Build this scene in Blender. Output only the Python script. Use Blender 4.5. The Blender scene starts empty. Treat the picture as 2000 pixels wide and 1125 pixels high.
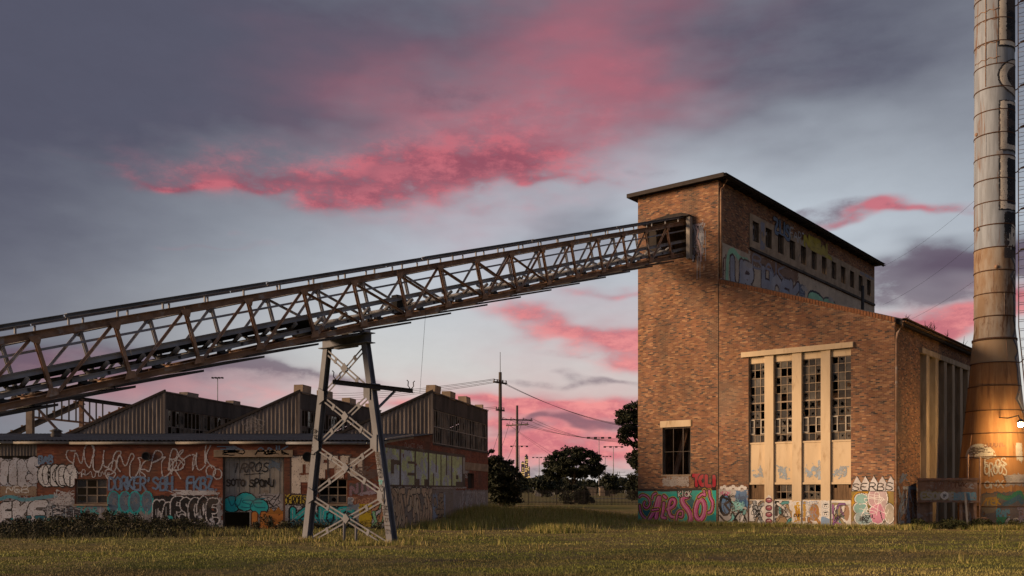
import bpy, bmesh, math, random
import numpy as np
from mathutils import Vector, Matrix
random.seed(7); RNG = np.random.default_rng(11)
SC = bpy.context.scene
C = SC.collection
R = math.radians

# ------------------------------------------------------------------ camera, sky, sun, exposure
F, HY, HC = 1862.0, 957.0, 1.9          # focal length in photo pixels, horizon row, eye height
cam = bpy.data.objects.new('camera', bpy.data.cameras.new('camera')); C.objects.link(cam)
cam.location = (0, 0, HC); cam.rotation_euler = (R(90), 0, 0)
cam.data.sensor_width = 36; cam.data.lens = 36 * F / 2000; cam.data.shift_y = (HY - 562.5) / 2000
cam.data.clip_start = 0.3; cam.data.clip_end = 20000
SC.camera = cam
SC.view_settings.view_transform = 'Standard'; SC.view_settings.look = 'None'
SC.cycles.max_bounces = 5; SC.cycles.diffuse_bounces = 2; SC.cycles.glossy_bounces = 2; SC.cycles.transparent_max_bounces = 8
SC.view_settings.exposure = 0.0; SC.view_settings.gamma = 1.0; SC.view_settings.use_curve_mapping = False

SUN_TO = Vector((-0.955, -0.11, 0.23)).normalized()      # direction towards the low western light
sun = bpy.data.objects.new('sun', bpy.data.lights.new('sun', 'SUN')); C.objects.link(sun)
sun.data.energy = 4.6; sun.data.angle = R(22); sun.data.color = (1.0, 0.68, 0.42)
sun.rotation_euler = (-SUN_TO).to_track_quat('-Z', 'Y').to_euler()
sun.location = (-30, -10, 30)

def lin(r, g, b):
    f = lambda c: (c / 255 / 12.92) if c <= 10 else ((c / 255 + 0.055) / 1.055) ** 2.4
    return (f(r), f(g), f(b))

def px_dir(x, y):                                           # photo pixel -> azimuth, elevation (deg)
    a = (x - 1000) / F; e = (HY - y) / F
    return math.degrees(math.atan(a)), math.degrees(math.atan(e / math.sqrt(1 + a * a)))

class NT:
    def __init__(s, tree): s.t = tree; s.n = tree.nodes; s.l = tree.links
    def put(s, sock, v):
        if hasattr(v, 'is_linked'): s.l.new(v, sock)
        elif v is not None:
            try: sock.default_value = v
            except Exception: sock.default_value = (*v, 1.0)
    def m(s, op, a, b=None, c=None, clamp=False):
        n = s.n.new('ShaderNodeMath'); n.operation = op; n.use_clamp = clamp
        for i, v in enumerate((a, b, c)):
            if v is not None: s.put(n.inputs[i], v)
        return n.outputs[0]
    def v(s, op, a, b=None, c=None):
        n = s.n.new('ShaderNodeVectorMath'); n.operation = op
        for i, w in enumerate((a, b, c)):
            if w is not None: s.put(n.inputs[i], w)
        return n.outputs['Value'] if op in ('DOT_PRODUCT', 'LENGTH') else n.outputs[0]
    def mix(s, fac, a, b, blend='MIX'):
        n = s.n.new('ShaderNodeMix'); n.data_type = 'RGBA'; n.blend_type = blend
        s.put(n.inputs[0], fac)
        for i, w in ((6, a), (7, b)):
            if isinstance(w, tuple) and len(w) == 3: w = (*w, 1.0)
            s.put(n.inputs[i], w)
        return n.outputs[2]
    def noise(s, vec, scale, detail=3.0, rough=0.55, dist=0.0, col=False):
        n = s.n.new('ShaderNodeTexNoise')
        if vec is not None: s.l.new(vec, n.inputs['Vector'])
        n.inputs['Scale'].default_value = scale; n.inputs['Detail'].default_value = detail
        n.inputs['Roughness'].default_value = rough; n.inputs['Distortion'].default_value = dist
        return n.outputs['Color'] if col else n.outputs[0]
    def sm(s, v, lo, hi):
        n = s.n.new('ShaderNodeMapRange'); n.interpolation_type = 'SMOOTHSTEP'
        s.put(n.inputs[0], v); s.put(n.inputs[1], lo); s.put(n.inputs[2], hi)
        return n.outputs[0]

world = bpy.data.worlds.new('World'); SC.world = world; world.use_nodes = True
def build_sky():
    T = NT(world.node_tree); N = T.n; N.clear()
    out = N.new('ShaderNodeOutputWorld'); bg = N.new('ShaderNodeBackground')
    T.l.new(bg.outputs[0], out.inputs[0])
    tc = N.new('ShaderNodeTexCoord'); d = tc.outputs['Generated']
    sp = N.new('ShaderNodeSeparateXYZ'); T.l.new(d, sp.inputs[0])
    az = T.m('MULTIPLY', T.m('ARCTAN2', sp.outputs[0], sp.outputs[1]), 57.29578)
    el = T.m('MULTIPLY', T.m('ARCSINE', sp.outputs[2]), 57.29578)
    cb = N.new('ShaderNodeCombineXYZ'); T.put(cb.inputs[0], az); T.put(cb.inputs[1], el); p = cb.outputs[0]
    st = T.v('MULTIPLY', p, (0.05, 0.13, 1.0))               # clouds are drawn out sideways
    nc = N.new('ShaderNodeTexNoise'); T.l.new(st, nc.inputs['Vector']); nc.inputs['Scale'].default_value = 1.7; nc.inputs['Detail'].default_value = 3.0; nc.inputs['Roughness'].default_value = 0.62
    n1 = T.noise(st, 1.9, 6.0, 0.6)
    n2 = T.noise(T.v('MULTIPLY', p, (0.085, 0.17, 1.0)), 3.6, 7.0, 0.7)
    n3 = T.noise(T.v('ADD', st, (1.3, 9.1, 2.0)), 0.55, 2.0, 0.5)
    warp = T.v('MULTIPLY', T.v('SUBTRACT', nc.outputs['Color'], (0.5, 0.5, 0.5)), (15.0, 6.5, 0.0))
    pw = T.v('ADD', p, warp)
    def blob(x, y, rx, ry, k=1.0, tilt=0.0, vec=pw):
        a, e = px_dir(x, y); a2, _ = px_dir(x + rx, y); _, e2 = px_dir(x, y - ry)
        ia, ie = 1 / abs(a2 - a), 1 / abs(e2 - e)
        if tilt:
            q = T.v('SUBTRACT', vec, (a, e, 0.0)); c, s_ = math.cos(tilt), math.sin(tilt)
            qa = T.v('DOT_PRODUCT', q, (c * ia, s_ * ia, 0.0)); qb = T.v('DOT_PRODUCT', q, (-s_ * ie, c * ie, 0.0))
            r2 = T.m('MULTIPLY_ADD', qa, qa, T.m('MULTIPLY', qb, qb))
        else:
            q = T.v('MULTIPLY_ADD', vec, (ia, ie, 0.0), (-a * ia, -e * ie, 0.0)); r2 = T.v('DOT_PRODUCT', q, q)
        # k * exp(-r2) as one power of a constant
        return (T.m('POWER', 0.36788, r2), k)
    def total(bl):
        r = T.m('MULTIPLY', *bl[0])
        for b, k in bl[1:]: r = T.m('MULTIPLY_ADD', b, k, r)
        return r
    # clear air: dusk grey-blue, brighter round the afterglow, thin Nishita share
    sky = N.new('ShaderNodeTexSky'); sky.sky_type = 'NISHITA'; sky.sun_disc = False
    sky.sun_elevation = R(4); sky.sun_rotation = math.atan2(SUN_TO.x, SUN_TO.y); sky.air_density = 1.2; sky.dust_density = 2.0
    glow = T.m('MINIMUM', total([blob(1280, 560, 880, 500, 1.1, 0, p), blob(1000, 690, 600, 220, 0.5, 0, p), blob(2500, 760, 1500, 420, 0.75, 0, p)]), 1.0)  # last blob carries the glow past the right edge, added to light right-facing faces
    haze = T.sm(el, 15.0, 2.0)
    air = T.mix(glow, lin(112, 115, 128), lin(190, 199, 209))
    air = T.mix(T.m('MULTIPLY', haze, T.m('MULTIPLY', glow, 0.9)), air, lin(228, 221, 210))
    air = T.mix(0.05, air, T.v('MULTIPLY', sky.outputs[0], (0.03, 0.03, 0.03)))
    # soft purple-grey veil
    veil = total([blob(1000, 40, 700, 200, 0.55), blob(560, 150, 460, 190, 0.6), blob(1600, 90, 520, 190, 0.75), blob(-60, 60, 560, 330, 0.95), blob(-80, 420, 330, 330, 0.45),
                  blob(1120, 470, 110, 60, 0.5), blob(1890, 510, 170, 40, 1.1), blob(150, 720, 300, 60, 0.5)])
    far = T.m('MULTIPLY', T.sm(n3, 0.50, 0.68), T.sm(T.m('ABSOLUTE', az), 36.0, 60.0))      # the same broken cloud goes on round the sky
    veil = T.m('ADD', veil, T.m('MULTIPLY', far, 0.7))
    veil = T.m('MULTIPLY', veil, T.m('MULTIPLY_ADD', n1, 0.9, 0.5))
    c = T.mix(T.m('MINIMUM', veil, 0.92), air, lin(82, 83, 101))
    # dusty rose haze high in the middle, and over the horizon
    rose = total([blob(1060, 220, 280, 170, 0.85, R(20)), blob(1180, 60, 240, 110, 0.26), blob(800, 200, 260, 120, 0.35), blob(1080, 840, 300, 80, 0.9), blob(420, 770, 420, 40, 0.45), blob(1850, 610, 230, 40, 0.7), blob(1180, 640, 200, 80, 0.4)])
    rose = T.m('MINIMUM', T.m('MULTIPLY', rose, T.m('MULTIPLY_ADD', n1, 1.9, -0.12)), 0.85)
    c = T.mix(rose, c, T.mix(T.sm(el, 14.0, 5.0), lin(178, 106, 120), lin(204, 122, 130)))
    # pink, lit from below the horizon
    pink = total([blob(1020, 260, 300, 120, 0.42, R(16)), blob(1010, 340, 200, 60, 0.30),
                  blob(690, 350, 330, 48, 1.05, R(-2)), blob(830, 320, 270, 70, 0.35), blob(440, 350, 210, 14, 0.6),
                  blob(1740, 412, 120, 18, 1.1), blob(1110, 645, 170, 34, 1.25, R(-10)), blob(1230, 560, 130, 14, 0.7), blob(1240, 680, 130, 40, 0.7),
                  blob(1110, 805, 260, 22, 1.6), blob(1060, 866, 360, 26, 1.6), blob(940, 795, 160, 16, 0.5), blob(1830, 615, 230, 30, 2.0),
                  blob(560, 790, 270, 14, 0.42), blob(250, 765, 220, 16, 0.25), blob(1060, 385, 100, 12, 0.5), blob(430, 462, 120, 8, 0.3), blob(1000, 905, 380, 12, 0.55)])
    pink = T.m('MULTIPLY_ADD', far, 0.4, pink)
    dens = T.sm(T.m('MULTIPLY', pink, T.m('MULTIPLY_ADD', n1, 2.0, T.m('MULTIPLY_ADD', n2, 2.3, -1.15))), 0.06, 1.3)
    lit = T.sm(n2, 0.40, 0.62)
    pc = T.mix(lit, lin(148, 76, 94), lin(198, 104, 116))
    pc = T.mix(T.sm(el, 15.0, 6.0), pc, T.mix(lit, lin(206, 114, 124), lin(240, 146, 144)))
    c = T.mix(T.m('MULTIPLY', dens, 0.9), c, pc)
    # darker bellies and grey streaks
    dark = total([blob(620, 338, 260, 20, 0.75), blob(900, 380, 150, 14, 0.5), blob(500, 735, 230, 20, 1.0, R(-6)), blob(60, 735, 150, 40, 0.6), blob(1160, 742, 210, 14, 0.8, R(-5)),
                  blob(1130, 834, 210, 9, 1.2), blob(1060, 922, 330, 18, 0.9), blob(300, 740, 420, 40, 0.55), blob(1650, 405, 60, 16, 0.8), blob(1860, 530, 230, 44, 2.0), blob(1250, 355, 50, 22, 0.6),
                  blob(880, 190, 220, 60, 0.6), blob(1150, 690, 150, 8, 0.5)])
    dk = T.sm(T.m('MULTIPLY', dark, T.m('MULTIPLY_ADD', n2, 2.6, -0.4)), 0.2, 1.1)
    c = T.mix(T.m('MULTIPLY', dk, 0.7), c, lin(100, 82, 99))
    c = T.mix(1.0, c, T.m('MULTIPLY_ADD', n2, 0.16, 0.92), 'MULTIPLY')
    T.l.new(c, bg.inputs[0]); bg.inputs[1].default_value = 1.0
    world.cycles.sampling_method = 'MANUAL'; world.cycles.sample_map_resolution = 256
build_sky()

# ------------------------------------------------------------------ helpers
def mk(name, verts, faces, mat=None, parent=None, smooth=False, fix=True):
    me = bpy.data.meshes.new(name)
    me.from_pydata([tuple(v) for v in verts], [], [tuple(f) for f in faces])
    if fix and len(faces) < 6000:
        bm = bmesh.new(); bm.from_mesh(me); bmesh.ops.recalc_face_normals(bm, faces=bm.faces); bm.to_mesh(me); bm.free()
    if smooth: me.polygons.foreach_set('use_smooth', [True] * len(me.polygons))
    o = bpy.data.objects.new(name, me); C.objects.link(o)
    if mat: me.materials.append(mat)
    if parent: o.parent = parent
    return o

def mk_quads(name, V, nq, mat, parent=None, cols=None, per=4):
    """V: (nq*per,3) loose polygons; cols (nq,3) one colour for each face"""
    me = bpy.data.meshes.new(name)
    me.vertices.add(len(V)); me.vertices.foreach_set('co', np.asarray(V, np.float32).ravel())
    me.loops.add(nq * per); me.loops.foreach_set('vertex_index', np.arange(nq * per, dtype=np.int32))
    me.polygons.add(nq); me.polygons.foreach_set('loop_start', np.arange(0, nq * per, per, dtype=np.int32))
    me.update(calc_edges=True); me.polygons.foreach_set('use_smooth', [False]*len(me.polygons))
    if cols is not None: face_cols(me, cols)
    o = bpy.data.objects.new(name, me); C.objects.link(o); me.materials.append(mat)
    if parent: o.parent = parent
    return o

def mk_idx(name, V, Q, mat, parent=None, cols=None):
    me = bpy.data.meshes.new(name); per = Q.shape[1]
    me.vertices.add(len(V)); me.vertices.foreach_set('co', np.asarray(V, np.float32).ravel())
    me.loops.add(Q.size); me.loops.foreach_set('vertex_index', Q.astype(np.int32).ravel())
    me.polygons.add(len(Q)); me.polygons.foreach_set('loop_start', np.arange(0, Q.size, per, dtype=np.int32))
    me.update(calc_edges=True); me.polygons.foreach_set('use_smooth', [False]*len(me.polygons))
    if cols is not None: face_cols(me, cols)
    o = bpy.data.objects.new(name, me); C.objects.link(o); me.materials.append(mat)
    if parent: o.parent = parent
    return o

def face_cols(me, cols):
    a = me.attributes.new('Col', 'FLOAT_COLOR', 'FACE')
    c = np.ones((len(cols), 4), np.float32); c[:, :3] = cols
    a.data.foreach_set('color', c.ravel())

def empty(name, loc=(0, 0, 0), rz=0.0):
    o = bpy.data.objects.new(name, None); C.objects.link(o); o.location = loc; o.rotation_euler = (0, 0, rz); o.empty_display_size = 0.3
    return o
def tag(o, label=None, cat=None, group=None, kind=None):
    if label: o['label'] = label
    if cat: o['category'] = cat
    if group: o['group'] = group
    if kind: o['kind'] = kind
    return o

def rect(w, h): return [(-w/2, -h/2), (w/2, -h/2), (w/2, h/2), (-w/2, h/2)]
def prof_I(w, h, t=0.02):
    return [(-w/2, -h/2), (w/2, -h/2), (w/2, -h/2+t), (t/2, -h/2+t), (t/2, h/2-t), (w/2, h/2-t), (w/2, h/2), (-w/2, h/2), (-w/2, h/2-t), (-t/2, h/2-t), (-t/2, -h/2+t), (-w/2, -h/2+t)]
def prof_C(w, h, t=0.015):
    return [(-w/2, -h/2), (w/2, -h/2), (w/2, -h/2+t), (-w/2+t, -h/2+t), (-w/2+t, h/2-t), (w/2, h/2-t), (w/2, h/2), (-w/2, h/2)]
def prof_L(a, t=0.012): return [(-a/2, -a/2), (a/2, -a/2), (a/2, -a/2+t), (-a/2+t, -a/2+t), (-a/2+t, a/2), (-a/2, a/2)]

class MB:
    def __init__(s): s.v = []; s.f = []
    def ext(s, p0, p1, prof, up=(0, 0, 1), scale1=1.0):
        p0, p1 = Vector(p0), Vector(p1); d = (p1 - p0).normalized(); up = Vector(up)
        if abs(d.dot(up.normalized())) > 0.98: up = Vector((0, 1, 0)) if abs(d.y) < 0.9 else Vector((1, 0, 0))
        x = d.cross(up).normalized(); y = x.cross(d).normalized(); b = len(s.v); n = len(prof)
        for (a, c) in prof: s.v.append(p0 + x * a + y * c)
        for (a, c) in prof: s.v.append(p1 + x * a * scale1 + y * c * scale1)
        for i in range(n): j = (i + 1) % n; s.f.append((b+i, b+j, b+n+j, b+n+i))
        s.f.append(tuple(range(b+n-1, b-1, -1))); s.f.append(tuple(range(b+n, b+2*n)))
        return s
    def box(s, x0, x1, y0, y1, z0, z1):
        b = len(s.v); s.v += [Vector(p) for p in ((x0,y0,z0),(x1,y0,z0),(x1,y1,z0),(x0,y1,z0),(x0,y0,z1),(x1,y0,z1),(x1,y1,z1),(x0,y1,z1))]
        s.f += [tuple(b+i for i in q) for q in ((0,3,2,1),(4,5,6,7),(0,1,5,4),(1,2,6,5),(2,3,7,6),(3,0,4,7))]
        return s
    def tube(s, p0, p1, r0, r1=None, n=10): return s.ext(p0, p1, [(math.cos(2*math.pi*i/n)*r0, math.sin(2*math.pi*i/n)*r0) for i in range(n)], scale1=(r1 if r1 is not None else r0)/r0)
    def path(s, pts, r, n=6):
        pts = [Vector(p) for p in pts]; b = len(s.v)
        for i, p in enumerate(pts):
            d = (pts[min(i+1, len(pts)-1)] - pts[max(i-1, 0)]).normalized(); up = Vector((0, 0, 1)) if abs(d.z) < 0.9 else Vector((1, 0, 0))
            x = d.cross(up).normalized(); y = x.cross(d); rr = r[i] if hasattr(r, '__len__') else r
            for k in range(n): a = 2*math.pi*k/n; s.v.append(p + x*math.cos(a)*rr + y*math.sin(a)*rr)
        for i in range(len(pts)-1):
            for k in range(n): s.f.append((b+i*n+k, b+i*n+(k+1)%n, b+(i+1)*n+(k+1)%n, b+(i+1)*n+k))
        s.f.append(tuple(range(b+n-1, b-1, -1))); e = b+(len(pts)-1)*n; s.f.append(tuple(range(e, e+n)))
        return s
    def lathe(s, prof, c=(0, 0, 0), n=24, cap=True):
        b = len(s.v); c = Vector(c)
        for r, z in prof:
            for k in range(n): a = 2*math.pi*k/n; s.v.append(c + Vector((math.cos(a)*r, math.sin(a)*r, z)))
        for i in range(len(prof)-1):
            for k in range(n): s.f.append((b+i*n+k, b+i*n+(k+1)%n, b+(i+1)*n+(k+1)%n, b+(i+1)*n+k))
        if cap: s.f.append(tuple(range(b+n-1, b-1, -1))); e = b+(len(prof)-1)*n; s.f.append(tuple(range(e, e+n)))
        return s
    def prism(s, pts, vec):
        b = len(s.v); n = len(pts); vec = Vector(vec)
        s.v += [Vector(p) for p in pts] + [Vector(p)+vec for p in pts]
        s.f.append(tuple(range(b+n-1, b-1, -1))); s.f.append(tuple(range(b+n, b+2*n)))
        for i in range(n): j = (i+1) % n; s.f.append((b+i, b+j, b+n+j, b+n+i))
        return s
    def go(s, name, mat, parent=None, smooth=False): return mk(name, s.v, s.f, mat, parent, smooth)

def vnoise(x, y, seed=0):
    x = np.asarray(x, float); y = np.asarray(y, float)
    xi = np.floor(x).astype(np.int64); yi = np.floor(y).astype(np.int64); xf = x - xi; yf = y - yi
    def h(a, b):
        n = (a * 374761393 + b * 668265263 + seed * 974634777) & 0xffffffff
        n = ((n ^ (n >> 13)) * 1274126177) & 0xffffffff
        return ((n ^ (n >> 16)) & 0xffff) / 65535.0
    u = xf*xf*(3-2*xf); v = yf*yf*(3-2*yf)
    return (h(xi, yi)*(1-u)+h(xi+1, yi)*u)*(1-v)+(h(xi, yi+1)*(1-u)+h(xi+1, yi+1)*u)*v
def fbm(x, y, seed=0, o=4):
    r = 0; a = 0.5; t = 0
    for i in range(o): r = r + a*vnoise(x*2**i, y*2**i, seed+i); t += a; a *= 0.55
    return r / t

# ------------------------------------------------------------------ materials
def mat(name, col, rough=0.85, col2=None, scale=3.0, amt=0.5, bump=0.15, metal=0.0, stretch=None, col3=None, s3=1.0, t3=(0.55, 0.7), attr=False, bscale=None, spec=0.3):
    m = bpy.data.materials.new(name); m.use_nodes = True; T = NT(m.node_tree); b = m.node_tree.nodes['Principled BSDF']
    tc = T.n.new('ShaderNodeTexCoord'); v = tc.outputs['Object']
    vs = T.v('MULTIPLY', v, stretch) if stretch else v
    n = T.noise(vs, scale, 6.0, 0.62)
    if attr:
        a = T.n.new('ShaderNodeAttribute'); a.attribute_name = 'Col'; base = a.outputs['Color']
        base = T.mix(1.0, base, T.m('ADD', 1 - amt*0.5, T.m('MULTIPLY', n, amt)), 'MULTIPLY')
    else:
        c2 = col2 or tuple(x * 0.6 for x in col)
        base = T.mix(T.m('MULTIPLY', T.sm(n, 0.34, 0.68), amt*2, clamp=True), col, c2)
        if col3:
            n3 = T.noise(T.v('ADD', vs, (3.1, 5.7, 1.9)), s3, 7.0, 0.65, 0.4)
            base = T.mix(T.sm(n3, t3[0], t3[1]), base, col3)
    T.l.new(base, b.inputs['Base Color'])
    b.inputs['Roughness'].default_value = rough; b.inputs['Metallic'].default_value = metal
    b.inputs['Specular IOR Level'].default_value = spec
    if bump:
        bn = T.n.new('ShaderNodeBump'); bn.inputs['Strength'].default_value = bump; bn.inputs['Distance'].default_value = 0.02
        T.l.new(T.noise(v, bscale or scale*6, 5.0, 0.65), bn.inputs['Height']); T.l.new(bn.outputs[0], b.inputs['Normal'])
    return m
M = {}
M['brick'] = mat('brick', (0,)*3, 0.9, attr=True, scale=0.9, amt=1.1, bump=0.3, bscale=30, stretch=(1.0, 1.0, 0.18))
M['mortar'] = mat('mortar', (0.40, 0.30, 0.21), 0.95, (0.18, 0.13, 0.10), 2.0)
M['mortar2'] = mat('mortar_grey', (0.25, 0.13, 0.09), 0.95, (0.18, 0.09, 0.06), 2.0)
M['cream'] = mat('cream_render', (0.74, 0.58, 0.385), 0.85, (0.66, 0.51, 0.33), 1.2, 0.5, 0.12, col3=(0.44, 0.30, 0.17), s3=1.5, t3=(0.54, 0.76), stretch=(1.5, 1.5, 0.35))
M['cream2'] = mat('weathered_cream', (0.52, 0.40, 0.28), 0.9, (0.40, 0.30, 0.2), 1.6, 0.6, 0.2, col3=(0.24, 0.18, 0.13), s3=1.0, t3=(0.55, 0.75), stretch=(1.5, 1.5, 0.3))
M['conc'] = mat('concrete', (0.42, 0.32, 0.23), 0.9, (0.30, 0.225, 0.16), 1.6, 0.6, 0.25, col3=(0.12, 0.1, 0.085), s3=0.9, t3=(0.55, 0.72))
M['concd'] = mat('dark_concrete', (0.10, 0.085, 0.075), 0.95, (0.055, 0.047, 0.043), 1.3, 0.6, 0.3, col3=(0.15, 0.12, 0.10), s3=2.2, t3=(0.6, 0.75), stretch=(1, 1, 0.3))
M['soffit'] = mat('dark_timber', (0.05, 0.04, 0.036), 0.9, (0.03, 0.026, 0.024), 4)
M['fascia'] = mat('weathered_fascia', (0.06, 0.05, 0.047), 0.85, (0.04, 0.033, 0.03), 3, stretch=(1, 1, 4))
M['rust'] = mat('rusty_steel', (0.40, 0.245, 0.16), 0.88, (0.25, 0.15, 0.10), 2.2, 0.6, 0.35, col3=(0.45, 0.40, 0.37), s3=1.6, t3=(0.54, 0.68))
M['grey'] = mat('grey_steel', (0.36, 0.37, 0.40), 0.75, (0.26, 0.265, 0.285), 1.8, 0.6, 0.2, col3=(0.16, 0.095, 0.06), s3=1.4, t3=(0.58, 0.72))
M['trest'] = mat('painted_grey_steel', (0.20, 0.21, 0.24), 0.7, (0.135, 0.14, 0.165), 1.1, 0.6, 0.2, col3=(0.12, 0.085, 0.07), s3=1.6, t3=(0.6, 0.74), stretch=(1, 1, 0.45))
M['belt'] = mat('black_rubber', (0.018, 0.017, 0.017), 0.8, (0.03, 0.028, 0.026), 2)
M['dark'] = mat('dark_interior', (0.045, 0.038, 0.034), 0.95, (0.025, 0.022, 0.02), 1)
M['roof'] = mat('old_roof_sheet', (0.12, 0.113, 0.112), 0.85, (0.075, 0.07, 0.07), 1.2, col3=(0.11, 0.075, 0.055), s3=1.0, t3=(0.6, 0.75))
M['clad'] = mat('weathered_cladding', (0.29, 0.245, 0.21), 0.88, (0.18, 0.15, 0.13), 1.1, 0.7, 0.2, stretch=(2.2, 1, 0.35), col3=(0.07, 0.06, 0.055), s3=0.9, t3=(0.55, 0.72))
M['pale'] = mat('pale_paint', (0.40, 0.37, 0.33), 0.8, (0.28, 0.25, 0.22), 1.5, col3=(0.2, 0.14, 0.1), s3=1.5, t3=(0.6, 0.75))
M['white'] = mat('white_frame', (0.62, 0.58, 0.50), 0.7, (0.45, 0.40, 0.33), 4)
M['frame'] = mat('old_steel_frame', (0.42, 0.33, 0.235), 0.75, (0.26, 0.19, 0.135), 5)
M['framed'] = mat('dark_frame', (0.07, 0.058, 0.05), 0.8, (0.14, 0.11, 0.09), 5)
M['paint'] = mat('spray_paint', (0,)*3, 0.75, attr=True, scale=2.0, amt=0.5, bump=0.25, bscale=14)
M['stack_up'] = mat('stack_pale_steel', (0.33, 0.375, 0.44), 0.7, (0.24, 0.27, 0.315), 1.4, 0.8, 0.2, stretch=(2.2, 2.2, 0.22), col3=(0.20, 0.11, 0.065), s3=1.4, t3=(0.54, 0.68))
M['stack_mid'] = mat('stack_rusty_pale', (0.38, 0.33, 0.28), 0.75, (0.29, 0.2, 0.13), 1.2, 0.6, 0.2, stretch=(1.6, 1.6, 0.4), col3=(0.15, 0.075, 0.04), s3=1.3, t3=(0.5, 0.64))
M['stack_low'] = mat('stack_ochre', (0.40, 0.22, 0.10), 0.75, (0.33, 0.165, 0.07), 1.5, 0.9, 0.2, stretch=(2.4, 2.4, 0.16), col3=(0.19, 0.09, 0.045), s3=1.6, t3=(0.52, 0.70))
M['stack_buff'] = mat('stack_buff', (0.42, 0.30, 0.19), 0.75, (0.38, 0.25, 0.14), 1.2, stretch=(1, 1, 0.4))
M['wood'] = mat('grey_timber', (0.12, 0.10, 0.085), 0.9, (0.07, 0.058, 0.05), 3, stretch=(3, 3, 0.3))
M['black'] = mat('black_steel', (0.03, 0.028, 0.028), 0.6, (0.045, 0.04, 0.04), 3)
M['leaf'] = mat('foliage', (0,)*3, 0.7, attr=True, scale=1.0, amt=0.4, bump=0)
M['bark'] = mat('bark', (0.09, 0.07, 0.055), 0.95, (0.05, 0.04, 0.033), 3, bump=0.5)
M['board'] = mat('brown_board', (0.24, 0.15, 0.085), 0.85, (0.13, 0.08, 0.045), 5, stretch=(5, 1, 0.4))
M['porcelain'] = mat('porcelain', (0.18, 0.16, 0.15), 0.35, (0.12, 0.1, 0.1), 3, bump=0)
M['goalwhite'] = mat('goal_white', (0.7, 0.7, 0.7), 0.5, bump=0)
def glass_mat(name, dust, k):
    m = bpy.data.materials.new(name); m.use_nodes = True; T = NT(m.node_tree); b = m.node_tree.nodes['Principled BSDF']
    o = m.node_tree.nodes['Material Output']; tc = T.n.new('ShaderNodeTexCoord')
    n = T.noise(tc.outputs['Object'], 2.2, 6.0, 0.65)
    T.l.new(T.mix(T.sm(n, 0.35, 0.7), dust, tuple(x*0.45 for x in dust)), b.inputs['Base Color'])
    b.inputs['Roughness'].default_value = 0.18; b.inputs['Specular IOR Level'].default_value = 0.6
    tr = T.n.new('ShaderNodeBsdfTransparent'); tr.inputs[0].default_value = (0.7, 0.72, 0.7, 1)
    mx = T.n.new('ShaderNodeMixShader'); T.l.new(T.m('ADD', k, T.m('MULTIPLY', n, 0.35), clamp=True), mx.inputs[0])
    T.l.new(tr.outputs[0], mx.inputs[1]); T.l.new(b.outputs[0], mx.inputs[2]); T.l.new(mx.outputs[0], o.inputs[0])
    return m
M['glass'] = glass_mat('dusty_glass', (0.10, 0.09, 0.08), 0.45)
M['frost'] = mat('dirty_wired_glass', (0.20, 0.165, 0.13), 0.7, (0.09, 0.075, 0.06), 1.5, col3=(0.04, 0.035, 0.03), s3=1.2, t3=(0.5, 0.6), spec=0.1)
M['glass2'] = glass_mat('grimy_glass', (0.17, 0.15, 0.125), 0.65)

def ground_mat():
    m = bpy.data.materials.new('meadow_soil'); m.use_nodes = True; T = NT(m.node_tree); b = m.node_tree.nodes['Principled BSDF']
    tc = T.n.new('ShaderNodeTexCoord'); v = tc.outputs['Object']
    n1 = T.noise(v, 0.16, 6, 0.6, 0.6); n2 = T.noise(v, 2.3, 8, 0.7); n3 = T.noise(T.v('ADD', v, (40, 9, 0)), 0.3, 5, 0.6)
    c = T.mix(T.sm(n1, 0.4, 0.62), (0.15, 0.14, 0.04), (0.22, 0.165, 0.075))
    c = T.mix(T.sm(n2, 0.45, 0.75), c, (0.075, 0.06, 0.028))
    c = T.mix(T.m('MULTIPLY', T.sm(n3, 0.58, 0.72), 0.7), c, (0.075, 0.055, 0.04))
    T.l.new(c, b.inputs['Base Color']); b.inputs['Roughness'].default_value = 1.0; b.inputs['Specular IOR Level'].default_value = 0.1
    bn = T.n.new('ShaderNodeBump'); bn.inputs['Strength'].default_value = 0.8; bn.inputs['Distance'].default_value = 0.06
    T.l.new(n2, bn.inputs['Height']); T.l.new(bn.outputs[0], b.inputs['Normal'])
    return m
M['ground'] = ground_mat()
M['asphalt'] = mat('asphalt', (0.075, 0.075, 0.08), 0.95, (0.055, 0.055, 0.06), 0.5)

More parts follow.
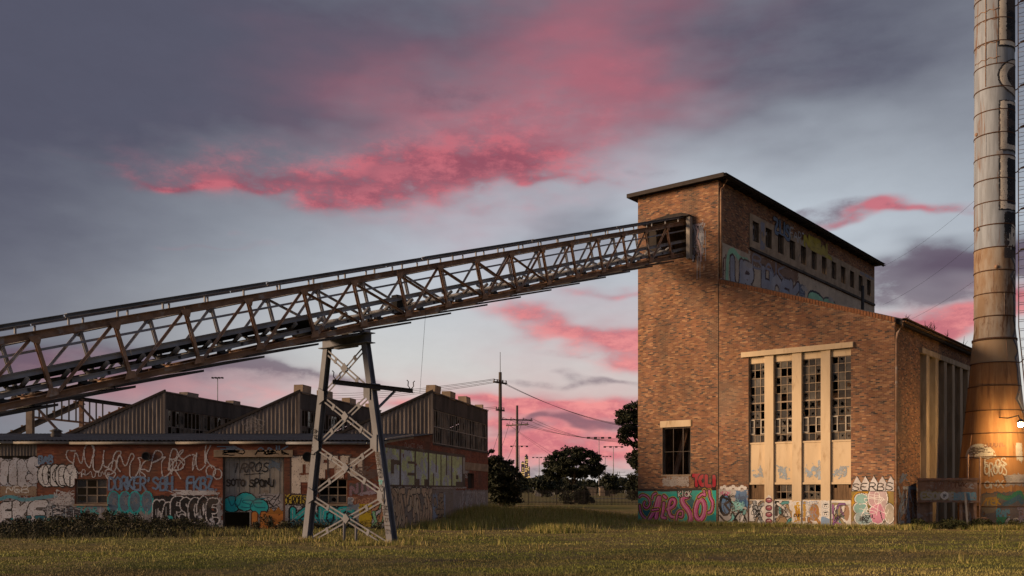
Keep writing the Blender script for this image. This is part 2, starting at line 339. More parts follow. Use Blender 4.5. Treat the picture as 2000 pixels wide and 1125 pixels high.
# ------------------------------------------------------------------ spray-paint rasters laid on walls as thin sheets
def chaikin(p, n=2):
    p = np.asarray(p, float)
    for _ in range(n):
        if len(p) < 3: return p
        q = np.empty((2*(len(p)-1)+2, 2)); q[0] = p[0]; q[-1] = p[-1]
        q[1:-1:2] = p[:-1]*0.75+p[1:]*0.25; q[2:-1:2] = p[:-1]*0.25+p[1:]*0.75; p = q
    return p
GL = {'A': '0,0 .35,1 .7,0;.13,.35 .57,.35', 'B': '.05,0 .05,1 .5,1 .62,.78 .45,.53 .05,.53;.45,.53 .68,.3 .55,0 .05,0', 'C': '.66,.85 .4,1 .08,.8 .03,.4 .15,.06 .45,0 .68,.16',
      'D': '.05,0 .05,1 .4,1 .68,.7 .68,.3 .4,0 .05,0', 'E': '.64,1 .05,1 .05,0 .66,0;.05,.52 .5,.52', 'F': '.66,1 .05,1 .05,0;.05,.52 .5,.52', 'G': '.66,.84 .4,1 .08,.8 .03,.4 .15,.06 .45,0 .68,.16 .68,.45 .4,.45',
      'H': '.05,0 .05,1;.62,0 .62,1;.05,.5 .62,.5', 'I': '.3,0 .3,1', 'J': '.6,1 .6,.2 .4,0 .1,.05 .03,.25', 'K': '.05,0 .05,1;.62,1 .08,.45 .66,0', 'L': '.08,1 .08,0 .62,0', 'M': '.02,0 .08,1 .36,.4 .64,1 .7,0',
      'N': '.05,0 .05,1 .64,0 .64,1', 'O': '.35,1 .08,.82 .02,.4 .2,.03 .48,.02 .68,.35 .64,.8 .35,1', 'P': '.05,0 .05,1 .5,1 .66,.75 .5,.48 .05,.46', 'R': '.05,0 .05,1 .5,1 .66,.75 .5,.5 .05,.48;.3,.48 .66,0',
      'S': '.64,.86 .4,1 .12,.92 .1,.66 .38,.52 .64,.36 .6,.1 .3,0 .04,.14', 'T': '.0,1 .7,1;.35,1 .35,0', 'U': '.05,1 .05,.25 .2,.02 .5,.02 .64,.25 .64,1', 'V': '.02,1 .35,0 .68,1', 'W': '0,1 .17,0 .35,.6 .53,0 .7,1',
      'X': '.03,0 .66,1;.03,1 .66,0', 'Y': '.02,1 .35,.5 .68,1;.35,.5 .35,0', 'Z': '.04,1 .64,1 .05,0 .66,0', '.': '.25,.02 .3,.05', "'": '.3,1 .25,.75', ' ': '', '1': '.15,.8 .35,1 .35,0', '2': '.08,.8 .3,1 .6,.85 .5,.5 .05,0 .65,0', '4': '.5,0 .5,1 .05,.3 .68,.3'}
GL = {k: [[tuple(map(float, q.split(','))) for q in st.split()] for st in v.split(';') if st] for k, v in GL.items()}

class Paint:
    def __init__(s, x0, z0, x1, z1, res=0.03, seed=1):
        s.x0, s.z0, s.r = x0, z0, res; s.nx = int(round((x1-x0)/res)); s.nz = int(round((z1-z0)/res)); s.x1, s.z1 = x1, z1
        s.c = np.zeros((s.nz, s.nx, 3)); s.a = np.zeros((s.nz, s.nx), bool); s.rng = np.random.default_rng(seed); s.seed = seed
        s.X, s.Z = np.meshgrid(x0+(np.arange(s.nx)+.5)*res, z0+(np.arange(s.nz)+.5)*res)
        s.J = (fbm(s.X*9, s.Z*9, seed)-.5)
    def sub(s, xa, xb, za, zb):
        i0 = max(0, int((xa-s.x0)/s.r)-1); i1 = min(s.nx, int((xb-s.x0)/s.r)+2); j0 = max(0, int((za-s.z0)/s.r)-1); j1 = min(s.nz, int((zb-s.z0)/s.r)+2)
        return (slice(j0, j1), slice(i0, i1)) if i1 > i0 and j1 > j0 else None
    def put(s, sl, m, col):
        if col is None: s.a[sl] &= ~m
        else: s.c[sl][m] = col; s.a[sl] |= m
    def stroke(s, pts, w, col, square=False):
        pts = np.asarray(pts, float); sl = s.sub(pts[:, 0].min()-w, pts[:, 0].max()+w, pts[:, 1].min()-w, pts[:, 1].max()+w)
        if sl is None: return
        X, Z = s.X[sl], s.Z[sl]; d = np.full(X.shape, 1e9)
        for (ax, az), (bx, bz) in zip(pts[:-1], pts[1:]):
            ux, uz = bx-ax, bz-az; L = ux*ux+uz*uz+1e-9; t = np.clip(((X-ax)*ux+(Z-az)*uz)/L, 0, 1)
            d = np.minimum(d, (X-ax-t*ux)**2+(Z-az-t*uz)**2)
        s.put(sl, np.sqrt(d) < w/2*(1+0.25*s.J[sl]), col)
    def poly(s, pts, col):
        pts = np.asarray(pts, float); sl = s.sub(pts[:, 0].min(), pts[:, 0].max(), pts[:, 1].min(), pts[:, 1].max())
        if sl is None: return
        X, Z = s.X[sl], s.Z[sl]; m = np.zeros(X.shape, bool); n = len(pts)
        for i in range(n):
            (xa, za), (xb, zb) = pts[i], pts[(i+1) % n]
            if za == zb: continue
            m ^= ((za > Z) != (zb > Z)) & (X < (xb-xa)*(Z-za)/(zb-za)+xa)
        s.put(sl, m, col)
    def rect(s, x0, z0, x1, z1, col, rag=0.0):
        sl = s.sub(x0-rag, x1+rag, z0-rag, z1+rag)
        if sl is None: return
        X, Z, J = s.X[sl], s.Z[sl], s.J[sl]*2*rag
        s.put(sl, (X > x0+J) & (X < x1+J) & (Z > z0+J) & (Z < z1+J), col)
    def ell(s, cx, cz, rx, rz, col, rag=0.15):
        sl = s.sub(cx-rx*1.3, cx+rx*1.3, cz-rz*1.3, cz+rz*1.3)
        if sl is None: return
        s.put(sl, ((s.X[sl]-cx)/rx)**2+((s.Z[sl]-cz)/rz)**2 < 1+rag*2*s.J[sl], col)
    def ring(s, cx, cz, rx, rz, w, col):
        a = np.linspace(0, 2*math.pi, 22); s.stroke(np.stack([cx+rx*np.cos(a), cz+rz*np.sin(a)], 1), w, col)
    def text(s, t, x0, z0, w, h, th, fill, outline=None, ow=0.08, shear=0.0, jit=0.06, smooth=2, hi=None, over=None, fills=None, script=False, seq=False):
        adv = w/len(t); gw = adv/0.7*0.9 if over is None else adv/0.7*over; L = []
        for i, ch in enumerate(t):
            dz = s.rng.uniform(-jit, jit)*h; sc = 1+s.rng.uniform(-jit, jit)
            for st in GL.get(ch.upper(), []):
                p = np.array(st); p[:, 0] = p[:, 0]*gw+p[:, 1]*shear; p[:, 1] = p[:, 1]*h*sc+dz
                p = p+np.array([x0+adv*i+(s.rng.uniform(-.12, .12)*adv if script else 0), z0]); L.append((i, p if script else chaikin(p, smooth) if smooth else p))
        if script:                                    # one running hand: the strokes flow into each other
            run = np.concatenate([p for _, p in L]); run = run+s.rng.normal(0, .045*h, run.shape); L = [(0, chaikin(run, 3))]
        if seq:                                       # each letter laps over the one before it
            for k in range(len(t)):
                for i, p in L:
                    if i == k: s.stroke(p, th+ow*2, outline)
                for i, p in L:
                    if i == k: s.stroke(p, th, fills[i % len(fills)] if fills else fill)
            return
        if outline is not None:
            for i, p in L: s.stroke(p, th+ow*2, outline)
        for i, p in L: s.stroke(p, th, fills[i % len(fills)] if fills else fill)
        if hi is not None:
            for i, p in L: s.stroke(p+np.array([-th*.2, th*.22]), th*.18, hi)
    def wild(s, x0, z0, x1, z1, cols, out, n, th=0.16, ow=0.04, curve=True):
        for k in range(n):
            cx, cz = s.rng.uniform(x0, x1), s.rng.uniform(z0, z1); a = s.rng.uniform(0.9, 2.2)*s.rng.choice([-1, 1]); l = s.rng.uniform(0.35, 0.75)*(z1-z0)
            p = [(cx, cz)]
            for q in range(3): p.append((np.clip(p[-1][0]+math.cos(a)*l*.5, x0, x1), np.clip(p[-1][1]+math.sin(a)*l*.5, z0, z1))); a += s.rng.uniform(-1.3, 1.3)
            p = chaikin(p, 2) if curve else np.array(p)
            s.stroke(p, th+ow*2, out); s.stroke(p, th, cols[s.rng.integers(len(cols))])
    def squig(s, x0, z0, x1, z1, n, th, col, k=6):
        for _ in range(n):
            p = np.stack([s.rng.uniform(x0, x1, k), s.rng.uniform(z0, z1, k)], 1); s.stroke(chaikin(p, 3), th, col)
    def drips(s, x0, x1, z, n, l, th, col):
        for _ in range(n): x = s.rng.uniform(x0, x1); s.stroke([(x, z+s.rng.uniform(-.3, .3)), (x, z-s.rng.uniform(.2, 1)*l)], th, col)
    def wear(s, t=0.72, sc=2.0, fine=0.0):
        n = fbm(s.X*sc, s.Z*sc, s.seed+50)
        s.a &= n < t
        if fine: s.a &= s.rng.random(s.a.shape) > fine
    def tint(s, k=0.25):
        n = fbm(s.X*1.7, s.Z*1.7, s.seed+90)[..., None]; s.c = s.c*(1-k+2*k*n); fd = np.clip((fbm(s.X*.9+5, s.Z*1.3, s.seed+33)-.50)*2.5, 0, .2)[..., None]; s.c = s.c*(1-fd)+np.array((.30, .23, .19))*fd; s.c *= 1+0.16*(s.rng.random(s.a.shape)[..., None]-.5)
    def build(s, parent, mp, label=None, name='graffiti'):
        s.tint(); j, i = np.nonzero(s.a)
        if not len(j): return None
        idx = -np.ones((s.nz+1, s.nx+1), np.int64)
        for dj in (0, 1):
            for di in (0, 1): idx[j+dj, i+di] = 0
        vj, vi = np.nonzero(idx == 0); idx[vj, vi] = np.arange(len(vj))
        V = np.stack(mp(s.x0+vi*s.r, np.full(len(vi), -0.010), s.z0+vj*s.r), 1)
        Q = np.stack([idx[j, i], idx[j, i+1], idx[j+1, i+1], idx[j+1, i]], 1)
        o = mk_idx(name, V, Q, M['paint'], parent, s.c[j, i])
        if label: o['label'] = label
        return o

# ------------------------------------------------------------------ walls and bricks
def grid_wall(name, x0, x1, z0, top, holes, th, mp, mt, parent):
    """wall sheet with openings: s from x0 to x1, z from z0 to top(s); thickness th inwards; mp maps (s, depth, z)"""
    zt = max(top(x0), top(x1)) + 1
    xs = sorted({x0, x1, *[h[0] for h in holes], *[h[2] for h in holes]}); xs = [x for x in xs if x0 <= x <= x1]
    zs = sorted({z0, *[h[1] for h in holes if h[1] > z0], *[h[3] for h in holes]}) + [zt]
    nx, nz = len(xs)-1, len(zs)-1
    def solid(i, j):
        if i < 0 or j < 0 or i >= nx or j >= nz: return False
        cx, cz = (xs[i]+xs[i+1])/2, (zs[j]+min(zs[j+1], zt))/2
        return not any(h[0] < cx < h[2] and h[1] < cz < h[3] for h in holes)
    V, Fc, ix = [], [], {}
    def vid(i, j, b):
        k = (i, j, b)
        if k not in ix: ix[k] = len(V); z = top(xs[i]) if j == nz else zs[j]; V.append(mp(xs[i], th if b else 0.0, z))
        return ix[k]
    for i in range(nx):
        for j in range(nz):
            if not solid(i, j): continue
            Fc.append((vid(i,j,0), vid(i+1,j,0), vid(i+1,j+1,0), vid(i,j+1,0))); Fc.append((vid(i,j,1), vid(i,j+1,1), vid(i+1,j+1,1), vid(i+1,j,1)))
            for (a, b, c, d, e, g) in ((i-1,j,i,j,i,j+1), (i+1,j,i+1,j,i+1,j+1), (i,j-1,i,j,i+1,j), (i,j+1,i,j+1,i+1,j+1)):
                if not solid(a, b): Fc.append((vid(c,d,0), vid(e,g,0), vid(e,g,1), vid(c,d,1)))
    return mk(name, V, Fc, mt, parent)

PAL1 = (np.array([(0.26,0.118,0.062), (0.31,0.148,0.075), (0.215,0.10,0.06), (0.40,0.22,0.115), (0.13,0.075,0.056), (0.07,0.052,0.048), (0.24,0.10,0.06)]), np.array([.25,.2,.19,.10,.12,.06,.08]))
PAL2 = (np.array([(0.24,0.075,0.045), (0.27,0.09,0.05), (0.21,0.068,0.042), (0.29,0.105,0.06), (0.17,0.06,0.042)]), np.array([.3,.25,.2,.15,.1]))
def bricks(x0, x1, z0, top, holes, mp, parent, pal=PAL1, zlo=None, bl=0.22, ch=0.072, proud=0.0025, seed=0, gap=0.005):
    rg = np.random.default_rng(seed); A = []; zt = max(top(x0), top(x1)); i = 0; z = z0
    while z < zt:
        zc = z+ch/2; iv = [(x0, x1)]
        for h in holes:
            if h[1] < zc < h[3]: iv = [q for a, b in iv for q in ((a, min(b, h[0])), (max(a, h[2]), b)) if q[1]-q[0] > 0.03]
        if zlo is None or True:
            for a, b in iv:
                e = np.arange(math.floor(a/bl)*bl-(bl/2 if i % 2 else 0)-bl, b+bl, bl); l = np.clip(e[:-1], a, b); r = np.clip(e[1:], a, b)
                ok = r-l > 0.035; l, r = l[ok], r[ok]; mid = (l+r)/2
                t = np.array([top(m) for m in mid]); lo = np.array([zlo(m) for m in mid]) if zlo else np.full(len(mid), -1e9)
                ok = (t > z+ch*0.7) & (lo < z+ch*0.3); l, r = l[ok], r[ok]
                if len(l): A.append(np.stack([l+gap, r-gap, np.full(len(l), z+gap), np.full(len(l), z+ch-gap)], 1))
        z += ch; i += 1
    A = np.concatenate(A); n = len(A); d = -(proud+rg.uniform(-0.4, 0.4, n)*proud)
    V = np.empty((n, 8, 3))
    for k, (a, b, f) in enumerate(((0,2,1),(1,2,1),(1,3,1),(0,3,1),(0,2,0),(1,2,0),(1,3,0),(0,3,0))):
        V[:, k] = np.stack(mp(A[:, a], d if f else np.full(n, 0.003), A[:, b]), 1)
    Q = np.array([(0,1,2,3),(0,4,5,1),(1,5,6,2),(2,6,7,3),(3,7,4,0)])
    Q = (np.arange(n)[:, None, None]*8+Q[None]).reshape(-1, 4)
    xm, zm = (A[:, 0]+A[:, 1])/2, A[:, 2]; cl = fbm(xm*1.3, zm*2.2, seed+3)
    w = np.cumsum(pal[1]); w /= w[-1]; ci = np.searchsorted(w, np.clip(rg.random(n)*0.75+cl*0.5-0.12, 0, .999)); ci = np.where(rg.random(n) < .55, np.searchsorted(w, rg.random(n)*.9999), ci)
    col = pal[0][ci]*rg.uniform(0.82, 1.18, (n, 1)); st_ = fbm(xm*1.1, zm*.10, seed+5); big = fbm(xm*.28, zm*.33, seed+9); col *= (0.62+0.42*big+0.34*st_)[:, None]
    pl = np.clip((fbm(xm*.5, zm*.45, seed+17)-.60)*5, 0, 1)[:, None]*.45; col = col*(1-pl)+np.array((.34, .24, .17))*pl      # lime bloom
    so = np.clip((fbm(xm*.6+40, zm*.4, seed+23)-.58)*6, 0, 1)[:, None]*.5; col = col*(1-so)+np.array((.10, .07, .055))*so     # soot
    return tag(mk_idx('brickwork', V.reshape(-1, 3), Q, M['brick'], parent, np.repeat(col, 5, 0)), kind='stuff')

def pane_mesh(w, h, hole, rg):
    """hole: 0 whole, else centre/size of the break; outer rectangle joined to a jagged inner ring"""
    if not hole: return [(-w/2,0,-h/2),(w/2,0,-h/2),(w/2,0,h/2),(-w/2,0,h/2)], [(0,1,2,3)]
    n = 12; cx, cz = rg.uniform(-.2, .2)*w, rg.uniform(-.2, .2)*h; V = []; Fc = []
    for k in range(n):
        a = 2*math.pi*k/n+0.26; ca, sa = math.cos(a), math.sin(a)
        t = min(((w/2*(1 if ca > 0 else -1)-cx)/ca) if abs(ca) > 1e-6 else 9, ((h/2*(1 if sa > 0 else -1)-cz)/sa) if abs(sa) > 1e-6 else 9)
        V.append((cx+ca*t, 0, cz+sa*t)); q = min(hole*rg.uniform(.55, 1.35), .93); V.append((cx+ca*t*q, 0, cz+sa*t*q))
    for k in range(n): j = (k+1) % n; Fc.append((2*k, 2*j, 2*j+1, 2*k+1))
    return V, Fc

def window(parent, mp, s0, s1, z0, z1, cols, rows, depth, fm, bar=0.035, miss=0.15, broke=0.35, seed=0, thick_rows=(), zr=None, name='window', gl=('glass', 'glass2'), cs=None):
    """steel frame of bars (one welded mesh) with every pane a child of it"""
    rg = random.Random(seed); mb = MB(); cs = cs or [s0+(s1-s0)*i/cols for i in range(cols+1)]; zs = zr or [z0+(z1-z0)*i/rows for i in range(rows+1)]
    def bx(a, b, c, d, y0, y1):
        k = len(mb.v)
        mb.v += [Vector(mp(*q)) for q in ((a,y0,c),(b,y0,c),(b,y1,c),(a,y1,c),(a,y0,d),(b,y0,d),(b,y1,d),(a,y1,d))]
        mb.f += [tuple(k+i for i in q) for q in ((0,3,2,1),(4,5,6,7),(0,1,5,4),(1,2,6,5),(2,3,7,6),(3,0,4,7))]
    for i, s in enumerate(cs): w = bar if 0 < i < cols else bar*1.4; bx(s-w/2 if i else s, s+w/2 if i < cols else s, z0, z1, depth-.02, depth+.02)
    for j, z in enumerate(zs):
        w = bar*2.2 if j in thick_rows else (bar if 0 < j < rows else bar*1.6); bx(s0, s1, z-w/2 if j else z, z+w/2 if j < rows else z, depth-.017, depth+.017)
    o = mb.go(name, fm, parent)
    for i in range(cols):
        for j in range(rows):
            q = rg.random()
            if q < miss: continue
            w, h = cs[i+1]-cs[i]-bar*.8, zs[j+1]-zs[j]-bar*.8
            V, Fc = pane_mesh(w, h, 0 if q > miss+broke else rg.uniform(.25, .8), rg)
            cx, cz = (cs[i]+cs[i+1])/2, (zs[j]+zs[j+1])/2; tl = rg.uniform(-.012, .012)
            mk('pane', [mp(cx+v[0], depth+.004+tl*v[0]/w, cz+v[2]) for v in V], Fc, M[gl[0] if rg.random() < .6 else gl[1]], o, fix=False)
    return o

# ------------------------------------------------------------------ terrain
def sstep(a, b, x): t = np.clip((np.asarray(x, float)-a)/(b-a), 0, 1); return t*t*(3-2*t)
def height(X, Y):
    X = np.asarray(X, float); Y = np.asarray(Y, float)
    h = 0.58*sstep(49, 64, Y)*sstep(9.0, 2.0, X)*sstep(-16, -6, X) + 0.5*sstep(60, 82, Y)*(1-sstep(49, 64, Y)*sstep(9.0, 2.0, X)*sstep(-16, -6, X))
    h = h+0.40*np.exp(-((X+18.5)/4.6)**2-((Y-42.6)/1.9)**2)+0.18*np.exp(-((X+8)/4.0)**2-((Y-43)/1.5)**2)
    return h+(0.10*(fbm(X*.35, Y*.35, 5)-.5)+0.05*(fbm(X*1.3, Y*1.3, 8)-.5))*sstep(140, 60, np.hypot(X, Y))
def hz(x, y): return float(height(np.array([x]), np.array([y]))[0])
def build_ground():
    xs = np.concatenate([-np.geomspace(9000, 62, 22), np.arange(-60, 60.1, .6), np.geomspace(62, 9000, 22)])
    ys = np.concatenate([-np.geomspace(9000, 12, 18), np.arange(-10, 12, 2.0), np.arange(12, 90, .6), np.geomspace(91, 9000, 34)])
    X, Y = np.meshgrid(xs, ys); Z = height(X, Y); n = len(xs)
    V = np.stack([X.ravel(), Y.ravel(), Z.ravel()], 1); j, i = np.meshgrid(np.arange(len(ys)-1), np.arange(n-1), indexing='ij'); k = (j*n+i).ravel()
    o = mk_idx('ground', V, np.stack([k, k+1, k+n+1, k+n], 1), M['ground'])
    o.data.polygons.foreach_set('use_smooth', [True]*len(o.data.polygons)); tag(o, kind='structure')
build_ground()
tag(MB().box(-260, 260, 150, 157, 0.3, 0.53).go('road', M['asphalt']), kind='structure')


# ------------------------------------------------------------------ boiler house (local x along the front, y into the building)
P0 = (246/F*55.3, 55.3, 0.0); RZ = -math.atan2(.627, .779)
house = tag(empty('boiler_house', P0, RZ), 'tall brown brick boiler house with cream window bay and graffiti along its foot', 'building')
TX, WX, DY, TZ, EZ, JZ = 5.1, 14.45, 25.8, 18.85, 10.25, 13.42   # tower width, full width, depth, tower top, eave, lean-to top at the tower
slope = lambda s: JZ+(EZ-JZ)*(s-TX)/(WX-TX)
front = lambda s, d, z: (s, d, z)
tside = lambda s, d, z: (TX-d, s, z)
rside = lambda s, d, z: (WX-d, s, z)
lside = lambda s, d, z: (d, s, z)
back = lambda s, d, z: (s, DY-d, z)
BAY = (6.86, 0.0, 12.33, 9.0)
fh_t = [(1.62, 2.77, 3.41, 5.45), (0.55, 14.92, 3.3, 17.1)]
TWN = [(4.25+1.79*k, 16.4, 5.15+1.79*k, 17.56) for k in range(12)]
RB = (4.2, 0.0, 15.6, 9.0)
flat = lambda z: (lambda s: z)
grid_wall('wall', 0.0, TX, 0.0, flat(TZ), fh_t, .35, front, M['mortar'], house)
grid_wall('wall', TX, WX, 0.0, slope, [BAY], .35, front, M['mortar'], house)
grid_wall('wall', 0.36, DY-.36, 10.6, flat(TZ-.005), TWN, .30, tside, M['mortar'], house)
grid_wall('wall', 0.36, DY-.36, 0.0, flat(EZ-.1), [RB], .35, rside, M['mortar'], house)
LW = [(6+4*k, 15.8, 8.2+4*k, 17.4) for k in range(4)]
grid_wall('wall', 0.36, DY-.36, 0.0, flat(TZ-.005), LW, .35, lside, M['mortar'], house)
grid_wall('wall', 0.0, TX, 0.0, flat(TZ), [], .35, back, M['mortar'], house)
grid_wall('wall', TX+.002, WX, 0.0, slope, [], .35, back, M['mortar'], house)
bricks(0.0, TX-.015, 0.0, flat(TZ), [fh_t[0], fh_t[1], (1.5, 5.45, 3.45, 5.82)], front, house, seed=1, gap=.006)
bricks(TX+.015, WX+.01, 0.0, lambda s: slope(s)-.22, [BAY, (6.5, 9.0, 12.47, 9.27)], front, house, seed=2, gap=.006)
bricks(0.0, DY, 11.0, flat(TZ), [(3.88, 15.95, 25.62, 17.92)], tside, house, seed=3)
bricks(0.02, DY, 0.0, flat(EZ-.1), [RB, (4.0, 8.98, 15.8, 9.3)], rside, house, seed=4)
bricks(0.0, DY, 8.0, flat(TZ), LW, lside, house, seed=5)
# sloping brick-on-edge coping of the lean-to gable
cop = MB(); n = 62
for k in range(n):
    a, b = TX+.02+(WX-TX)*k/n, TX+(WX-TX)*(k+1)/n-.008
    q = len(cop.v)
    cop.v += [Vector(p) for p in ((a,-.035,slope(a)-.22),(b,-.035,slope(b)-.22),(b,.2,slope(b)-.22),(a,.2,slope(a)-.22),(a,-.035,slope(a)+.02),(b,-.035,slope(b)+.02),(b,.2,slope(b)+.02),(a,.2,slope(a)+.02))]
    cop.f += [tuple(q+i for i in t) for t in ((0,3,2,1),(4,5,6,7),(0,1,5,4),(1,2,6,5),(2,3,7,6),(3,0,4,7))]
M['coping'] = mat('orange_brick', (0.30, 0.13, 0.06), 0.9, (0.2, 0.085, 0.045), 6)
tag(cop.go('coping', M['coping'], house), kind='stuff')
# roofs
rp = MB().box(-.42, TX+.5, -.45, DY+.4, TZ+.05, TZ+.15).go('roof', M['soffit'], house)
MB().box(-.46, TX+.54, -.50, -.453, TZ-.04, TZ+.18).go('fascia', M['fascia'], rp)
MB().box(TX+.503, TX+.55, -.45, DY+.44, TZ-.04, TZ+.18).go('fascia', M['fascia'], rp)
MB().box(-.47, -.423, -.45, DY+.44, TZ-.04, TZ+.18).go('fascia', M['fascia'], rp)
for k in range(17): MB().box(TX+.02, TX+.49, .3+1.55*k, .42+1.55*k, TZ-.08, TZ+.047).go('rafter', M['fascia'], rp)
gt = MB(); gt.ext((TX+.63, -.5, TZ+.06), (TX+.63, DY+.4, TZ+.06), prof_C(.16, .14)).go('gutter', M['fascia'], rp)
MB().box(-.1, TX+.3, -.3, DY+.2, TZ+.153, TZ+.20).go('roof_sheet', M['roof'], rp)
lr = MB(); cw = .22; v = []; fcs = []; ys = [.22+cw/4*k for k in range(int((DY-.2)/(cw/4)))]
for k, y in enumerate(ys):
    dz = .035*(1 if k % 4 in (1, 2) else -1)
    v += [(TX+.03, y, slope(TX)+.03+dz), (WX+.38, y, slope(WX+.38)+.03+dz)]
    if k: fcs.append((2*k-2, 2*k-1, 2*k+1, 2*k))
low_roof = mk('roof', v, fcs, M['roof'], house, fix=False)
MB().prism([(TX+.02,.205,slope(TX)-.25),(WX+.3,.205,slope(WX+.3)-.25),(WX+.3,.205,slope(WX+.3)-.04),(TX+.02,.205,slope(TX)-.04)], (0, DY-.3, 0)).go('roof_deck', M['soffit'], low_roof)
MB().ext((WX+.42, .1, EZ-.12), (WX+.42, DY, EZ-.12), prof_C(.2, .17)).go('gutter', M['rust'], low_roof)
MB().box(WX+.302, WX+.34, .05, DY, EZ-.33, EZ-.07).go('fascia', M['fascia'], low_roof)
dp = MB(); dp.path([(WX+.42, -.02, EZ-.2), (WX+.38, -.05, EZ-.45), (WX+.14, -.07, EZ-.75), (WX+.1, -.07, EZ-1.1), (WX+.1, -.07, .1)], .055, 8).go('downpipe', M['rust'], house, True)
MB().path([(TX+.5, .06, TZ-.05), (TX+.16, .1, TZ-.5), (TX+.1, .12, TZ-.9), (TX+.1, .12, 13.5)], .075, 8).go('downpipe', M['rust'], house, True)
MB().box(TX-.012, TX+.012, -.02, .01, .0, 13.3).go('movement_joint', M['soffit'], house)
# front window bay
LINT = MB().box(6.5, 12.47, -.16, .30, 9.0, 9.27).go('lintel', M['cream'], house)
PX = [(7.77, 8.26), (9.28, 9.78), (10.80, 11.28)]; WXs = [(6.86, 7.77), (8.26, 9.28), (9.78, 10.80), (11.28, 12.33)]
for a, b in PX: MB().box(a, b, -.012, .42, 0.0, 8.997).go('pilaster', M['cream'], house)
ROWZ = [4.4, 4.82, 5.24, 5.66, 6.08, 6.52, 6.96, 7.4, 7.84, 8.28, 8.62]
for k, (a, b) in enumerate(WXs):
    a2, b2 = a+.002, b-.002
    w = window(house, front, a2+.01, b2-.01, 4.42, 8.64, 3, 10, .18, M['frame'], bar=.032, miss=.16 if k < 3 else .12, broke=.42, seed=20+k, thick_rows=(5,), zr=[4.42]+ROWZ[1:-1]+[8.64], cs=[a2, a2+(b2-a2)*.34, a2+(b2-a2)*.68, b2])
    c3 = [a2, a2+(b2-a2)*.34, a2+(b2-a2)*.68, b2]
    for i in (0, 2):                                   # white opening casements
        m_ = MB(); x0, x1, z0, z1 = c3[i]+.02, c3[i+1]-.02, 4.86, 5.64
        for q in ((x0, x0+.04, z0, z1), (x1-.04, x1, z0, z1), (x0+.04, x1-.04, z0, z0+.04), (x0+.04, x1-.04, z1-.04, z1)): m_.box(q[0], q[1], .125, .158, q[2], q[3])
        m_.go('casement', M['white'], w)
    MB().box(a2, b2, .12, .36, 8.645, 8.995).go('head_panel', M['cream'], house)
    MB().box(a2, b2, .10, .40, 2.30, 4.34).go('apron_panel', M['cream'], house)
    MB().box(a2, b2, .06, .40, 4.342, 4.415).go('sill', M['cream'], house)
    MB().box(a2, b2, .05, .36, 2.19, 2.297).go('lintel', M['cream'], house)
    MB().box(a2, b2, .05, .42, 0.0, 1.40).go('base_wall', M['cream'], house)
    if k in (1, 2): window(house, front, a2+.02, b2-.02, 1.42, 2.18, 3, 2, .16, M['frame'], bar=.03, miss=.5, broke=.3, seed=40+k)
    else:
        bd = MB()
        for q in range(7): x = a2+.01+(b2-a2-.02)*q/7; MB().box(x, x+(b2-a2-.02)/7-.008, .14+.006*(q % 3), .18+.006*(q % 3), 1.42, 2.18-(.18 if (q*3+k) % 5 == 1 else 0)).go('board', M['board'], house)
# small window by the tower corner
MB().box(1.49, 3.47, -.05, .2, 5.452, 5.815).go('lintel', M['cream'], house)
MB().box(1.55, 3.45, -.04, .3, 2.68, 2.768).go('sill', M['conc'], house)
fr = MB()
for q in ((1.63, 1.70, 2.78, 5.44), (3.33, 3.40, 2.78, 5.44), (1.70, 3.33, 5.37, 5.44), (2.86, 2.91, 2.78, 5.37), (2.25, 2.28, 2.78, 5.37), (1.70, 3.33, 4.05, 4.08)): fr.box(q[0], q[1], .10, .16, q[2], q[3])
fr.go('window_frame', M['framed'], house)
# upper band with twelve windows
bw = grid_wall('window_surround', 3.88, 25.62, 15.95, flat(17.92), TWN, .16, lambda s, d, z: (TX+.05-d, s, z), M['conc'], house)
MB().box(TX+.03, TX+.12, 3.9, 25.62, 15.80, 15.947).go('ledge', M['concd'], house)
for k, h in enumerate(TWN):
    window(house, tside, h[0]+.01, h[2]-.01, h[1]+.01, h[3]-.01, 3, 1, .12, M['framed'], bar=.05, miss=.55, broke=.3, seed=60+k)
MB().tube((TX+1.3, 19.3, 11), (TX+1.3, 19.3, 16.1), .11, .11, 10).go('vent_pipe', M['black'], house, True)
# conveyor opening: pale jamb, dark hood
MB().box(3.30, 3.52, -.32, .35, 14.75, 17.15).go('jamb', M['pale'], house)
hd = MB(); hd.prism([(.45, -.5, 17.1), (3.55, -.5, 17.1), (3.55, -.5, 17.16), (3.1, -.5, 17.32), (2.2, -.5, 17.34), (.45, -.5, 17.16)], (0, .45, 0)).go('hood', M['soffit'], house)
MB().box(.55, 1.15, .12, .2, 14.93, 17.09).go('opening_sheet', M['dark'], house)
# right side bay
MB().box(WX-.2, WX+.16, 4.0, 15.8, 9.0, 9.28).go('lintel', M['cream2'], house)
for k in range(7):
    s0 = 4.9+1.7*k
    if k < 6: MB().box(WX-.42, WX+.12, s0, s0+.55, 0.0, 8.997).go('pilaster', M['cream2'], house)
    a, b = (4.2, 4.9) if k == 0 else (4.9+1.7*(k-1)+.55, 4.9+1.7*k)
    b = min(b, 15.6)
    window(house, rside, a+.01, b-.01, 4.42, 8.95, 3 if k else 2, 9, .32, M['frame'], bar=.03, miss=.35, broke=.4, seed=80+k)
    MB().box(WX-.38, WX-.16, a+.002, b-.002, 0.0, 4.41).go('apron_panel', M['conc'], house)
